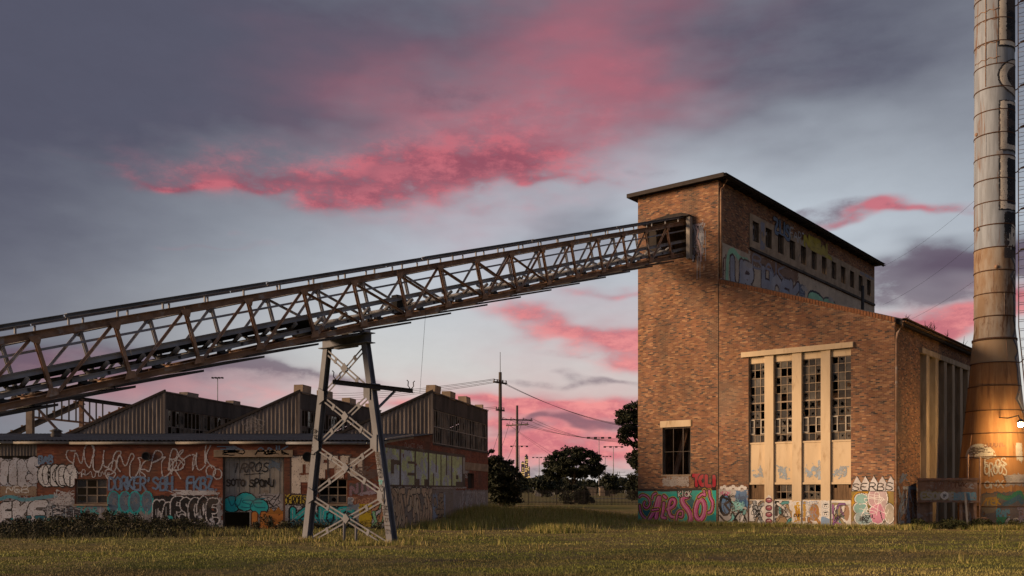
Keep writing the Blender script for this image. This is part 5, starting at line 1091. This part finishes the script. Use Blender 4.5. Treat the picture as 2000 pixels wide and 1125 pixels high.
# ladder with safety hoops on the right
lad = MB(); LT = R(84)
for s_ in (-.2, .2):
    pts = [(Vector(cp(LT, z, .16))+Vector((-math.sin(0), 0, 0))+(Cv*s_)) for z in [2.4+.8*k for k in range(41)]]
    lad.path(pts, .022, 5)
ladder = lad.go('ladder', M['rust'], chim)
for k in range(80):
    z = 2.6+.4*k; c = Vector(cp(LT, z, .16)); MB().tube(c-Cv*.2, c+Cv*.2, .012, .012, 5).go('rung', M['rust'], ladder)
out = (Rv*math.sin(LT)+Cv*math.cos(LT)).normalized()
for k in range(66):
    z = 4.2+.46*k; c = Vector(cp(LT, z, .16)); pts = []
    for q_ in range(11): a = -math.pi/2+math.pi*q_/10; pts.append(c+Cv*(.34*math.sin(a))+out*(.42*math.cos(a))+Vector((0, 0, .03*math.sin(k))))
    MB().path(pts, .013, 4).go('hoop', M['grey'], ladder)
for a in (-.5, .5):
    pts = [Vector(cp(LT, z, .16))+Cv*(.34*math.sin(a))+out*(.42*math.cos(a)) for z in [4.2+1.5*k for k in range(21)]]; MB().path(pts, .012, 4).go('cage_bar', M['grey'], ladder)
# rusty bracket arms further up
for y in (-160, -80, 0, 80, 165, 246, 327, 407, 487, 700):
    z = cz(y)-.2; c = Vector(cp(R(80), z, -.02)); d = (Rv*.97-Cv*.25)
    br = MB().path([c, c+d*.12+Vector((0, 0, .03)), c+d*.3+Vector((0, 0, .22))], .03, 6).go('bracket', M['rust'], chim)
    MB().path([c+d*.3+Vector((0, 0, .22)), c+d*.75+Vector((0, 0, .34)), c+d*1.7+Vector((0, 0, .52))], [.05, .085, .07], 6).go('bracket_arm', M['rust'], br)
for th, z in ((R(-58), 20.5), (R(-50), 15.5), (R(5), 13.4)): 
    c = Vector(cp(th, z)); n_ = (c-Vector((0, 0, z))).normalized(); MB().tube(c-n_*.02, c+n_*.07, .09, .09, 12).go('port', M['rust'], chim, True)
for k, z in enumerate((27.6, 26.7, 26.2, 25.0, 24.2)):
    MB().path([cp(R(-70+4*q_), z+.04*math.sin(q_), .02) for q_ in range(22)], .016, 4).go('band', M['rust'], chim)
MB().path([cp(R(-25), z, .03) for z in (22.8, 25, 27, 29)], .018, 4).go('conduit', M['rust'], chim)

# floodlight on a bracket: the one lit lamp of the photograph
LP = Vector((24.92, 46.7, 5.12)); 
lamp = tag(empty('floodlight', LP), 'lit warm floodlight on a bracket arm in front of the chimney', 'lamp')
ca = Vector((CH[0], CH[1], 0))+Vector(cp(R(10), 5.6))-LP
MB().path([(0, 0, .16), (.05, .3, .45), ca*.6+Vector((0, 0, .1)), ca], .03, 6).go('arm', M['black'], lamp, True)
MB().lathe([(.05, .24), (.12, .2), (.17, .1), (.17, .085), (.04, .085)], (0, 0, 0), 16).go('shade', M['black'], lamp, True)
em = bpy.data.materials.new('lamp_glow'); em.use_nodes = True; nt = em.node_tree; nt.nodes.clear(); e_ = nt.nodes.new('ShaderNodeEmission'); o_ = nt.nodes.new('ShaderNodeOutputMaterial'); nt.links.new(e_.outputs[0], o_.inputs[0]); e_.inputs[0].default_value = (1, .62, .25, 1); e_.inputs[1].default_value = 1000
MB().lathe([(.02, -.13), (.08, -.11), (.12, -.05), (.13, .02), (.10, .08)], (0, 0, 0), 16).go('bulb', em, lamp, True)

# rusty hopper on posts beside the chimney
hp0 = at = None
HPY = 47.4
hx = lambda x: (x-1000)/F*HPY
hzz = lambda y: HC+(HY-y)/F*HPY
hop = tag(empty('ash_hopper', (hx(1850), HPY, 0), R(-24)), 'low rusty steel hopper on posts at the foot of the chimney, tagged along its side', 'hopper')
w_ = (hx(1903)-hx(1850))*1.0
MB().prism([(-w_, 0, hzz(978)), (w_, 0, hzz(978)), (w_, 0, hzz(937)), (-w_, 0, hzz(937))], (0, .06, 0)).go('side_plate', M['rust'], hop)
MB().prism([(-w_, .065, hzz(972)), (w_, .065, hzz(972)), (w_, .065, hzz(940)), (-w_, .065, hzz(940))], (0, 1.0, 0)).go('body', M['soffit'], hop)
MB().ext((-w_-.05, -.03, hzz(936)), (w_+.05, -.03, hzz(936)), prof_L(.12, .02)).go('top_rail', M['rust'], hop); MB().ext((-w_-.05, -.03, hzz(979)), (w_+.05, -.03, hzz(979)), prof_L(.12, .02)).go('bottom_rail', M['rust'], hop)
for x in (-w_+.05, -w_+.62, .62, w_-.1): MB().ext((x, .1, -.2), (x, .1, hzz(979)), prof_I(.14, .14, .02), (0, 1, 0)).go('post', M['rust'], hop)
for x in (-w_+.05, w_-.1): MB().ext((x, 1.0, -.2), (x, 1.0, hzz(972)), prof_I(.14, .14, .02), (0, 1, 0)).go('post', M['rust'], hop)
MB().prism([(-w_+.1, .16, -.1), (-w_+.6, .16, -.1), (-w_+.6, .16, hzz(980)), (-w_+.1, .16, hzz(980))], (0, .02, 0)).go('skirt_plate', M['rust'], hop); MB().prism([(.65, .16, -.1), (w_-.2, .16, -.1), (w_-.2, .16, hzz(980)), (.65, .16, hzz(980))], (0, .02, 0)).go('skirt_plate', M['rust'], hop)
MB().ext((w_-.42, -.25, -.1), (w_-.55, -.1, hzz(962)), rect(.09, .05)).go('prop', M['pale'], hop)
for x, y in ((w_-.42, 888), (w_+.12, 893)): MB().tube((x, .05, -.2), (x, .05, hzz(y)), .045, .045, 8).go('stand_pipe', M['rust'], hop, True)
p = Paint(-w_+.03, hzz(977), w_-.03, hzz(938), .02, 44); p.text('FKB DOC', -w_+.75, hzz(955), 1.1, .35, .045, (.30, .14, .08)); p.text('TWK', .3, hzz(952), .6, .25, .04, (.17, .08, .045)); p.rect(-w_+.15, hzz(976), .25, hzz(962), (.17, .15, .11), .08); p.text('ESOMMB', -w_+.15, hzz(975), 1.6, .34, .1, (.46, .42, .36), (.4, .34, .1), .03); p.ell(-.12, hzz(968), .19, .2, (.8, .77, .72)); p.squig(-.22, hzz(972), -.02, hzz(964), 4, .025, (.1, .1, .1)); p.rect(.28, hzz(977), w_-.06, hzz(962), (.16, .38, .48), .06); p.text('SKIW', .35, hzz(975), .9, .3, .05, (.3, .36, .4)); p.squig(w_-.45, hzz(955), w_-.1, hzz(944), 2, .03, (.45, .45, .45)); p.wear(.8, 4); p.build(hop, lambda s, d, z: (s, d, z), 'tags, a white disc and a pale blue patch on the side plate')
SB = MB().box(-.3, .3, 0, .3, -.1, .52).go('junction_box', M['rust']); SB.location = (hx(1919), HPY+.05, 0); tag(SB, 'small rusty steel box with white scribble leaning on the chimney foot', 'box')

# ------------------------------------------------------------------ poles, wires, masts
def at(x, y, Y): return Vector(((x-1000)/F*Y, Y, HC+(HY-y)/F*Y))
def wire(label, a, b, sag, r=.018, n=16, group=None):
    a, b = Vector(a), Vector(b); pts = [a.lerp(b, t/n)-Vector((0, 0, sag*4*(t/n)*(1-t/n))) for t in range(n+1)]
    o = MB().path([p_-a for p_ in pts], r, 4).go('power_line', M['black']); o.location = a; return tag(o, label, 'wire', group)
def pole(x, top, Y, label, arms):
    b = at(x, HY, Y); base = hz(b.x, Y); h = at(x, top, Y).z-base
    o = tag(empty('utility_pole', (b.x, Y, base)), label, 'utility pole')
    MB().tube((0, 0, -.3), (0, 0, h), .20, .13, 10).go('shaft', M['wood'], o, True); ends = []
    for z, w_, d in arms:
        z = h-z; dv = Vector(d).normalized(); a = MB().ext(-dv*w_+Vector((0, -.15, z)), dv*w_+Vector((0, -.15, z)), rect(.12, .14)).go('cross_arm', M['wood'], o)
        for t in (-.92, -.4, .4, .92):
            c = dv*w_*t+Vector((0, -.15, z+.07)); MB().lathe([(.02, 0), (.06, .05), (.035, .1), (.06, .14), (.02, .2)], c, 8).go('insulator', M['porcelain'], a); ends.append(Vector((b.x, Y, base))+c+Vector((0, 0, .18)))
    return o, ends
pa, ea = pole(977, 727, 80, 'taller timber utility pole just beside the low factory', [(.9, .9, (.6, .8, 0)), (3.2, .55, (.6, .8, 0)), (7.9, 1.2, (.9, .4, 0))])
MB().tube((0, 0, 9.9), (0, 0, 12.9), .03, .02, 6).go('spike', M['wood'], pa)
MB().tube((1.5, 0, 3.5), (1.5, 0, 5.2), .06, .06, 6).go('bracket', M['wood'], pa) if False else None
pb, eb = pole(1010, 792, 112, 'shorter timber utility pole behind the taller one, near the round tree', [(1.7, 1.9, (.95, .3, 0)), (2.3, 1.6, (.8, -.6, 0))])
MB().box(-.45, .45, -.5, -.2, 8.6, 9.7).go('transformer', M['grey'], pb) if False else None
O4 = ['topmost', 'second', 'third', 'lowest']
for k, e_ in enumerate(ea[:4]): wire(O4[k]+' of four thin wires from the taller pole\'s top arm left over the factory', e_, at(620, 768+5*k, 120+2*k), .4, group='wires over the factory')
for k, e_ in enumerate(ea[4:8:3]): wire(['upper', 'lower'][k]+' thin wire from the taller pole\'s middle arm left over the factory', e_, at(560, 810+6*k, 110), .3, group='lower wires over the factory')
for k in (0, 1): wire(['upper', 'lower'][k]+' wire sweeping from the taller pole down right behind the brick tower', ea[k], at(1290, 838+3*k, 95), .9, group='wires sweeping right from the taller pole')
for k in range(4): wire(O4[k]+' of four wires sagging from the shorter pole right towards the tall tree', eb[k], at(1290, 850+3*k, 100), 1.2, group='wires from the shorter pole to the right')
for k in range(3): wire(['leftmost', 'middle', 'rightmost'][k]+' short wire strung between the two utility poles', ea[8+k], eb[k], .3, group='wires between the poles')
for k, xx in enumerate((1088, 1078)): wire(['outer', 'inner'][k]+' stay wire slanting from the shorter pole down to the ground', eb[4], at(xx, 890, 100), .1, .012, group='stay wires')
for k, (ya, yb) in enumerate(((525, 388), (600, 470), (650, 545))): wire(['topmost', 'middle', 'lowest'][k]+' thin wire from the boiler house roof to the chimney', at(1725, ya-5, 72), at(1908, yb, 50), .3, .007)
wire('hanging wire from the hook end of the trestle arm up into the sky', at(820, 768, 36), at(832, 600, 36.5), 0.0, .006)
def mast(x, top, Y, label, w=2.2, rows=1, hgt=None):
    b = at(x, HY, Y); base = hz(b.x, Y); h = at(x, top, Y).z-base
    o = tag(empty('floodlight_mast', (b.x, Y, base)), label, 'light mast', 'sports floodlight masts')
    MB().tube((0, 0, 0), (0, 0, h), .16*Y/290+.03, .06*Y/290+.03, 8).go('shaft', M['grey'], o, True)
    hd_ = MB().ext((-w, 0, h), (w, 0, h), rect(.14, .14)).go('head_frame', M['black'], o)
    for k in range(4): c = -w*.9+w*1.8*k/3; MB().box(c-w*.13, c+w*.13, -.3, .2, h-w*.13, h+.1).go('lamp_head', M['black'], hd_)
mast(425, 738, 140, 'light mast standing behind the low factory roofs', .8)
mast(1170, 854, 290, 'tallest light mast right of the round tree', 3.6)
mast(1198, 872, 340, 'light mast nearest the brick tower', 3.4)
mast(1053, 893, 430, 'light mast between the shorter pole and the round tree', 3.0)
mast(1182, 891, 420, 'faint light mast between the two right-hand masts', 2.6)
mast(1014, 871, 330, 'light mast half hidden behind the shorter utility pole', 3.0)

# ------------------------------------------------------------------ fence, goals, sheds, skyline
FY = 86.0; fb = .5
fen = tag(empty('palisade_fence', (0, FY, fb)), 'dark steel picket fence running behind the grass between factory and tower', 'fence')
xa, xb = -6.0, 19.0
for z in (.28, 1.18): MB().box(xa, xb, -.02, .02, z, z+.05).go('rail', M['black'], fen)
k = 0; x = xa
while x <= xb+.01: MB().box(x-.04, x+.04, -.045, -.022, -.2, 1.5).go('post', M['black'], fen); x += 2.5
pk = MB(); x = xa+.12
while x < xb: pk.box(x-.02, x+.02, .021, .045, .05, 1.42); x += .125
tag(pk.go('pickets', M['black'], fen), kind='stuff')
def goal(x, Y, label, w=5.0, h=2.3):
    b = at(x, HY, Y); o = tag(empty('goal_frame', (b.x, Y, .5), R(20)), label, 'goal', 'football goals')
    for s_ in (-1, 1): MB().tube((s_*w/2, 0, 0), (s_*w/2, 0, h), .09, .09, 8).go('goal_post', M['goalwhite'], o, True); MB().tube((s_*w/2, 0, h), (s_*w/2+.6, 2.2, 0), .06, .06, 8).go('stay', M['goalwhite'], o, True)
    MB().tube((-w/2, 0, h), (w/2, 0, h), .09, .09, 8).go('crossbar', M['goalwhite'], o, True)
goal(1213, 230, 'white goal frame nearest the brick tower', 2.6, 2.2); goal(1056, 260, 'white goal frame left of the round tree', 3, 2.2); goal(1090, 280, 'white goal frame hidden behind the round tree edge', 2.4, 2.2)
def shed(x0, x1, y0, y1, Y, label, m_):
    a, b = at(x0, y1, Y), at(x1, y0, Y); o = tag(empty('shed', ((a.x+b.x)/2, Y, .4)), label, 'shed', None); w_ = (b.x-a.x)/2; h = b.z-.4
    MB().box(-w_, w_, 0, w_*1.2, 0, h*.78).go('wall', m_, o); MB().prism([(-w_-.2, -.2, h*.78), (w_+.2, -.2, h*.78), (w_+.2, -.2, h*.84), (0, -.2, h), (-w_-.2, -.2, h*.84)], (0, w_*1.2+.4, 0)).go('roof', M['clad'], o)
    MB().box(-w_*.3, w_*.3, -.06, -.003, 0, h*.55).go('door', M['dark'], o)
shed(1046, 1082, 940, 960, 205, 'pale low shed beyond the fence', M['pale']); shed(1120, 1165, 950, 966, 240, 'long grey shed behind the round tree', M['conc']); shed(1172, 1200, 948, 966, 225, 'grey shed beside the right-hand goal', M['conc'])
def tower(x0, x1, top, Y, label, seed):
    a, b = at(x0, top, Y), at(x1, top, Y); o = tag(empty('skyscraper', ((a.x+b.x)/2, Y, 0)), label, 'skyscraper', 'distant skyscrapers'); w_ = (b.x-a.x)/2; h = a.z
    MB().box(-w_, w_, 0, w_*2, 0, h).go('body', M['tower'], o); MB().box(-w_*.5, w_*.5, w_*.5, w_*1.5, h, h*1.04).go('crown', M['tower'], o)
    rg = random.Random(seed)
    nx_ = max(3, int(w_*2/5)); nz_ = int(h/6); wm_ = MB()
    for i in range(nx_):
        for j in range(nz_):
            if rg.random() < .45: xx = -w_+(i+.5)*2*w_/nx_; zz_ = 4+j*6; wm_.box(xx-1.5, xx+1.5, -.3, -.05, zz_, zz_+3.2)
    tag(wm_.go('lit_windows', M['lit'], o), kind='stuff')
M['tower'] = mat('tower_cladding', (.16, .13, .14), .5, (.12, .1, .11), .05, bump=0)
lt = bpy.data.materials.new('lit_window'); lt.use_nodes = True; b_ = lt.node_tree.nodes['Principled BSDF']; b_.inputs['Emission Color'].default_value = (1, .62, .22, 1); b_.inputs['Emission Strength'].default_value = 0.6; b_.inputs['Base Color'].default_value = (.1, .08, .05, 1); M['lit'] = lt
tower(1025, 1031.5, 890, 2600, 'tallest lit skyscraper on the horizon', 1); tower(1018, 1024.5, 903, 2500, 'lit skyscraper left of the tallest one', 2); tower(1031.7, 1035, 912, 2450, 'narrow lit skyscraper right of the tallest one', 3); tower(1013, 1018, 922, 2700, 'lowest lit skyscraper of the cluster', 4); tower(1045, 1051, 931, 2500, 'stubby skyscraper apart from the cluster on the right', 5)
py = tag(empty('pylon', (at(1208, HY, 700).x, 700, .5)), 'faint lattice pylon on the horizon beside the brick tower', 'pylon')
for s_ in (-1, 1): MB().ext((s_*3, 0, 0), (s_*.6, 0, 15), rect(.3, .3)).go('leg', M['grey'], py)
for z in (9, 12, 14.5): MB().ext((-5, 0, z), (5, 0, z), rect(.25, .25)).go('cross_arm', M['grey'], py)

# ------------------------------------------------------------------ trees
def leaf_cloud(cent, rad_, n, size, rg, cols, flat_=.6):
    ci = rg.integers(len(cent), size=n); c = cent[ci]; d = rg.normal(size=(n, 3)); d /= np.linalg.norm(d, axis=1)[:, None]
    pos = c+d*(rad_[ci]*rg.random(n)**.45)[:, None]*np.array([1, 1, flat_])
    u_ = rg.normal(size=(n, 3)); u_ /= np.linalg.norm(u_, axis=1)[:, None]; w_ = np.cross(u_, rg.normal(size=(n, 3))); w_ /= np.linalg.norm(w_, axis=1)[:, None]
    s_ = size*rg.uniform(.6, 1.4, n)[:, None]; u_ = u_*s_; w_ = w_*s_*.5
    V = np.stack([pos-u_, pos+w_, pos+u_, pos-w_], 1)
    shade = .75+.5*rg.random(len(cent))[ci]
    return V, np.array(cols)[rg.integers(len(cols), size=n)]*shade[:, None]*rg.uniform(.8, 1.2, (n, 1))
LEAF = [(.022, .028, .014), (.03, .036, .016), (.018, .023, .013), (.036, .038, .018)]
def tree(name, label, loc, ells, n_cl, n_leaf, size, trunk_h, trunk_r, seed, clr=.5, limbs=7, cols=LEAF, group=None):
    rg = np.random.default_rng(seed); o = tag(empty(name, loc), label, 'tree' if 'tree' in name else 'bush', group); cent = []; rr = []
    for (cx, cy, cz_, a, b, c) in ells:
        k = max(3, int(n_cl*a*c/sum(e[3]*e[5] for e in ells)))
        d = rg.normal(size=(k, 3)); d /= np.linalg.norm(d, axis=1)[:, None]; q_ = d*(rg.random(k)**.33)[:, None]*np.array([a, b, c])+np.array([cx, cy, cz_]); cent.append(q_); rr.append(rg.uniform(.5, 1.25, k)*clr)
    cent = np.concatenate(cent); rr = np.concatenate(rr); V, cc_ = leaf_cloud(cent, rr, n_leaf, size, rg, cols)
    tag(mk_quads('crown', V.reshape(-1, 3), n_leaf, M['leaf'], o, cc_))
    if trunk_h:
        mb = MB(); mb.path([(0, 0, -.3), (.05, 0, trunk_h*.5), (0, .05, trunk_h)], [trunk_r, trunk_r*.8, trunk_r*.6], 8)
        tr = mb.go('trunk', M['bark'], o, True)
        for k in range(limbs): e_ = cent[rg.integers(len(cent))]; m0 = Vector((0, .05, trunk_h*rg.uniform(.6, 1))); e_ = Vector(e_); MB().path([m0, m0.lerp(e_, .5)+Vector((0, 0, .15)), e_], [trunk_r*.45, trunk_r*.3, trunk_r*.1], 6).go('limb', M['bark'], tr, True)
    return o
def tl_(x, Y): return (at(x, HY, Y).x, Y, hz(at(x, HY, Y).x, Y))
tree('dark_tree', 'dark bushy tree close against the end of the low factory', tl_(982, 76), [(-.7, 0, 2.5, 1.2, 1.2, 2.0), (.2, 0, 2.0, 1.35, 1.2, 1.8), (-.9, 0, 3.6, .8, .8, 1.0), (.6, .3, 3.0, .75, .8, .8), (.4, 0, .9, 1.2, 1, .9)], 150, 14000, .12, 2.2, .16, 1, .45)
tree('round_tree', 'rounded dark tree standing alone behind the picket fence', tl_(1122, 100), [(0, 0, 4.1, 3.2, 2.6, 1.5), (-1.6, 0, 3.4, 1.7, 1.5, 1.0), (1.7, 0, 3.6, 1.6, 1.5, 1.1), (0, 0, 5.1, 1.9, 1.5, .7)], 190, 15000, .14, 2.6, .25, 2, .55)
tree('tall_tree', 'tall open-crowned tree beside the left edge of the brick tower', tl_(1250, 95), [(-.9, 0, 8.6, 1.35, 1.2, 1.2), (-1.2, 0, 6.9, 1.1, 1.2, .9), (.4, 0, 9.2, 1.4, 1.4, 1.2), (-.4, 0, 4.2, .9, .9, 1.4), (.8, 0, 6, 1.6, 1.4, 2.0), (0, 0, 1.6, 1.3, 1, 1.3)], 170, 22000, .14, 7.0, .26, 3, .6, 10)
tree('shrub', 'leftmost dark shrub at the foot of the round tree', tl_(1112, 92), [(0, 0, .9, 1.0, .9, 1.0)], 30, 3000, .1, 0, 0, 4, .4); tree('shrub', 'rightmost dark shrub at the foot of the round tree', tl_(1143, 92), [(0, 0, .85, 1.05, .9, .9)], 30, 3000, .1, 0, 0, 5, .4)
for k, (x, Y, h, w_) in enumerate(((1058, 180, 4.2, 5), (1075, 230, 5.5, 6), (1190, 200, 5.0, 3.5), (1200, 260, 5, 9), (1165, 300, 5.5, 9), (1100, 320, 5.0, 10), (1040, 330, 6, 9), (1000, 300, 7, 10), (1225, 320, 6, 9))):
    tree('distant_tree', ['dark clipped tree just right of the shorter pole', 'low tree behind the pale shed', 'upright tree beside the right-hand light mast', 'broad tree left of the right-hand goal', 'tree mass right of the round tree', 'distant tree seen under the round tree crown', 'distant tree below the skyscrapers', 'distant tree behind the utility poles', 'distant tree hard against the brick tower'][k], tl_(x, Y), [(0, 0, h*.6, w_*.5, 2, h*.4), (w_*.3, 0, h*.45, w_*.3, 2, h*.35)], 50, 2200, .3, h*.4, .2, 20+k, .8, 3, group='trees beyond the sports field')
# low far bank of foliage along the horizon
rg = np.random.default_rng(90); n = 16000; xs_ = rg.uniform(-420, 420, n); hh = (4+4*fbm(xs_*.03, xs_*0+3, 4))*rg.random(n)**.6; pos = np.stack([xs_, 430+rg.uniform(-6, 6, n), .3+hh], 1)
u_ = rg.normal(size=(n, 3))*.9; w_ = rg.normal(size=(n, 3))*.7; V = np.stack([pos-u_, pos+w_, pos+u_, pos-w_], 1)
tag(mk_quads('treeline', V.reshape(-1, 3), n, M['leaf'], None, np.array([(.03, .036, .02)])*rg.uniform(.7, 1.3, (n, 1))), 'dark far-off belt of trees along the horizon', 'trees', kind='stuff')

# ------------------------------------------------------------------ grass and undergrowth
def blades(name, X, Y, h, w_, cols, rg, lean=.5):
    n = len(X); Z = height(X, Y); a = rg.uniform(0, 2*math.pi, n); dx, dy = np.cos(a)*w_, np.sin(a)*w_; la = rg.uniform(0, 2*math.pi, n); ll = h*lean*rg.random(n)
    V = np.stack([np.stack([X-dx, Y-dy, Z-.03], 1), np.stack([X+dx, Y+dy, Z-.03], 1), np.stack([X+np.cos(la)*ll, Y+np.sin(la)*ll, Z+h], 1)], 1)
    return mk_quads(name, V.reshape(-1, 3), n, M['leaf'], None, cols, 3)
def inside(X, Y):
    """under the boiler house, factory or chimney"""
    q_ = (X-P0[0])*math.cos(RZ)+(Y-P0[1])*math.sin(RZ); r_ = -(X-P0[0])*math.sin(RZ)+(Y-P0[1])*math.cos(RZ)
    a = (q_ > -.05) & (q_ < WX+.05) & (r_ > -.05) & (r_ < DY)
    b = (Y > 44.45) & (Y < 65) & (X < FC[0]+GD.x/GD.y*(Y-44.5)+.05)
    return a | b | (np.hypot(X-CH[0], Y-CH[1]) < 1.8)
rg = np.random.default_rng(5)
n = 230000; Yv = 19.5/(1-rg.random(n)*.66); Xv = (rg.random(n)*2-1)*(.56*Yv+1)
ok = ~inside(Xv, Yv); Xv, Yv = Xv[ok], Yv[ok]
g1 = fbm(Xv*.22, Yv*.45, 21); g2 = fbm(Xv*.9, Yv*1.4, 22); bare = np.clip((fbm(Xv*.5+3, Yv*.9, 27)-.60)*9, 0, 1); keep = (rg.random(len(Xv)) < .35+1.1*g2) & (rg.random(len(Xv)) > bare*.85); track = np.exp(-((Yv-(58-.55*Xv))/1.6)**2)*(Xv > 0); keep &= rg.random(len(Xv)) > track*.8
Xv, Yv, g1, g2 = Xv[keep], Yv[keep], g1[keep], g2[keep]
green = np.array((.235, .25, .05)); straw = np.array((.44, .36, .13)); brown = np.array((.20, .145, .065))
t = np.clip((g1-.44)*4.5, 0, 1)[:, None]*.85; cols = green*(1-t)+straw*t; g3 = fbm(Xv*.12+9, Yv*.5, 25); t2 = np.clip((g3-.42)*5, 0, 1)[:, None]*.75; cols = cols*(1-t2)+brown*t2; cols = cols*(.62+.75*fbm(Xv*.09+2, Yv*.28, 29))[:, None]; cols = cols*rg.uniform(.65, 1.35, (len(cols), 1))
hgt = (.02+.035*g2**1.5)*rg.uniform(.5, 1.5, len(Xv)); tall_ = rg.random(len(Xv)) < .012; hgt = np.where(tall_, hgt*2.5, hgt)
tag(blades('grass', Xv, Yv, hgt, .011+.0003*Yv, cols, rg, .8), 'short patchy green and straw-coloured meadow grass', 'grass', kind='stuff')
# long dry grass by the side wall, along the wall feet and in tufts
T_ = []
for cx, cy, sx_, sy_, n, h in ((1.5, 52, 3.6, 3.4, 9000, .26), (-2, 56.5, 1.8, 5, 9000, .5), (4, 60, 4, 6, 6000, .3), (2.2, 42.5, 1.2, .7, 1400, .35), (-6, 36, 3.4, 1.0, 2600, .16), (-4.7, 33, 1.2, .5, 1000, .18), (-14, 40.5, 6, 1.4, 4000, .2), (-3, 48, 1.6, 2.4, 5000, .35)):
    T_.append(np.stack([rg.normal(cx, sx_*.6, n), rg.normal(cy, sy_*.6, n), np.full(n, h)], 1))
for (xa_, ya_), (xb_, yb_), n in (((7.0, 55.1), (18.5, 45.8), 9000), ((18.6, 45.7), (24, 49), 4200), ((22, 46), (28, 47.3), 3500)):
    t_ = rg.random(n); T_.append(np.stack([xa_+(xb_-xa_)*t_+rg.normal(0, .22, n), ya_+(yb_-ya_)*t_+rg.normal(0, .3, n)-.25, np.full(n, .22)], 1))
nt_ = 90; wx = rg.uniform(-22, 24, nt_); wy = rg.uniform(23, 46, nt_)
for a_, b_ in zip(wx, wy):
    k_ = int(rg.integers(15, 60)); T_.append(np.stack([rg.normal(a_, .16, k_), rg.normal(b_, .16, k_), np.full(k_, rg.uniform(.1, .26))], 1))
T_ = np.concatenate(T_); ok = ~inside(T_[:, 0], T_[:, 1]); T_ = T_[ok]; n = len(T_)
c_ = np.where(rg.random((n, 1)) < .55, straw*1.0, green*1.0)*rg.uniform(.6, 1.3, (n, 1))
tag(blades('long_grass', T_[:, 0], T_[:, 1], T_[:, 2]*rg.uniform(.4, 1.4, n), .014+.0*T_[:, 0], c_, rg, .6), 'long dry grass tufts by the walls and on the bank', 'grass', kind='stuff')
# brambles on the bank before the factory
def brush(name, label, spots, n, size, cols, seed):
    rg = np.random.default_rng(seed); cs = []; rr = []
    for cx, cy, w_, d_, h in spots:
        k = int(14*w_*d_)+6; x = rg.uniform(-1, 1, k); y = rg.uniform(-1, 1, k); cs.append(np.stack([cx+x*w_, cy+y*d_, height(cx+x*w_, cy+y*d_)+h*rg.random(k)*(1-.6*x*x)], 1)); rr.append(rg.uniform(.18, .42, k))
    V, c_ = leaf_cloud(np.concatenate(cs), np.concatenate(rr), n, size, rg, cols, .8); tag(mk_quads(name, V.reshape(-1, 3), n, M['leaf'], None, c_), label, 'undergrowth', kind='stuff')
brush('undergrowth', 'dark low brambles on the bank along the factory front', [(-19, 43.0, 4.5, .9, .42), (-14.8, 43.3, 1.3, .7, .3), (-18, 41.5, 5, 1.2, .22), (-21, 39.5, 4, 1.4, .18), (-16, 39.8, 3, 1.2, .15), (-9.8, 43.6, 1.0, .5, .3), (-11.4, 43.9, .5, .4, .6), (-7.5, 43.4, 1.6, .6, .2)], 52000, .045, [(.035, .035, .016), (.05, .042, .02), (.03, .027, .015), (.07, .056, .028), (.042, .046, .015)], 61)
n = 30000; bx_ = rg.normal(-18.5, 4.2, n); by_ = rg.normal(40.8, 1.7, n); ok = (by_ < 44.3) & (bx_ > -27); bx_, by_ = bx_[ok], by_[ok]; n = len(bx_)
bc = np.where(rg.random((n, 1)) < .5, np.array((.07, .06, .026)), np.array((.045, .047, .018)))*rg.uniform(.6, 1.4, (n, 1))
tag(blades('bank_grass', bx_, by_, rg.uniform(.06, .26, n), .012+0*bx_, bc, rg, .9), 'tangled dark dry grass on the bank before the factory', 'grass', kind='stuff')
brush('weeds', 'dark weeds under the hopper and along the chimney foot', [(20.5, 46.2, 1.6, .4, .4), (23.5, 46.8, 1.6, .4, .35)], 7000, .05, [(.04, .05, .015), (.06, .06, .02)], 62)
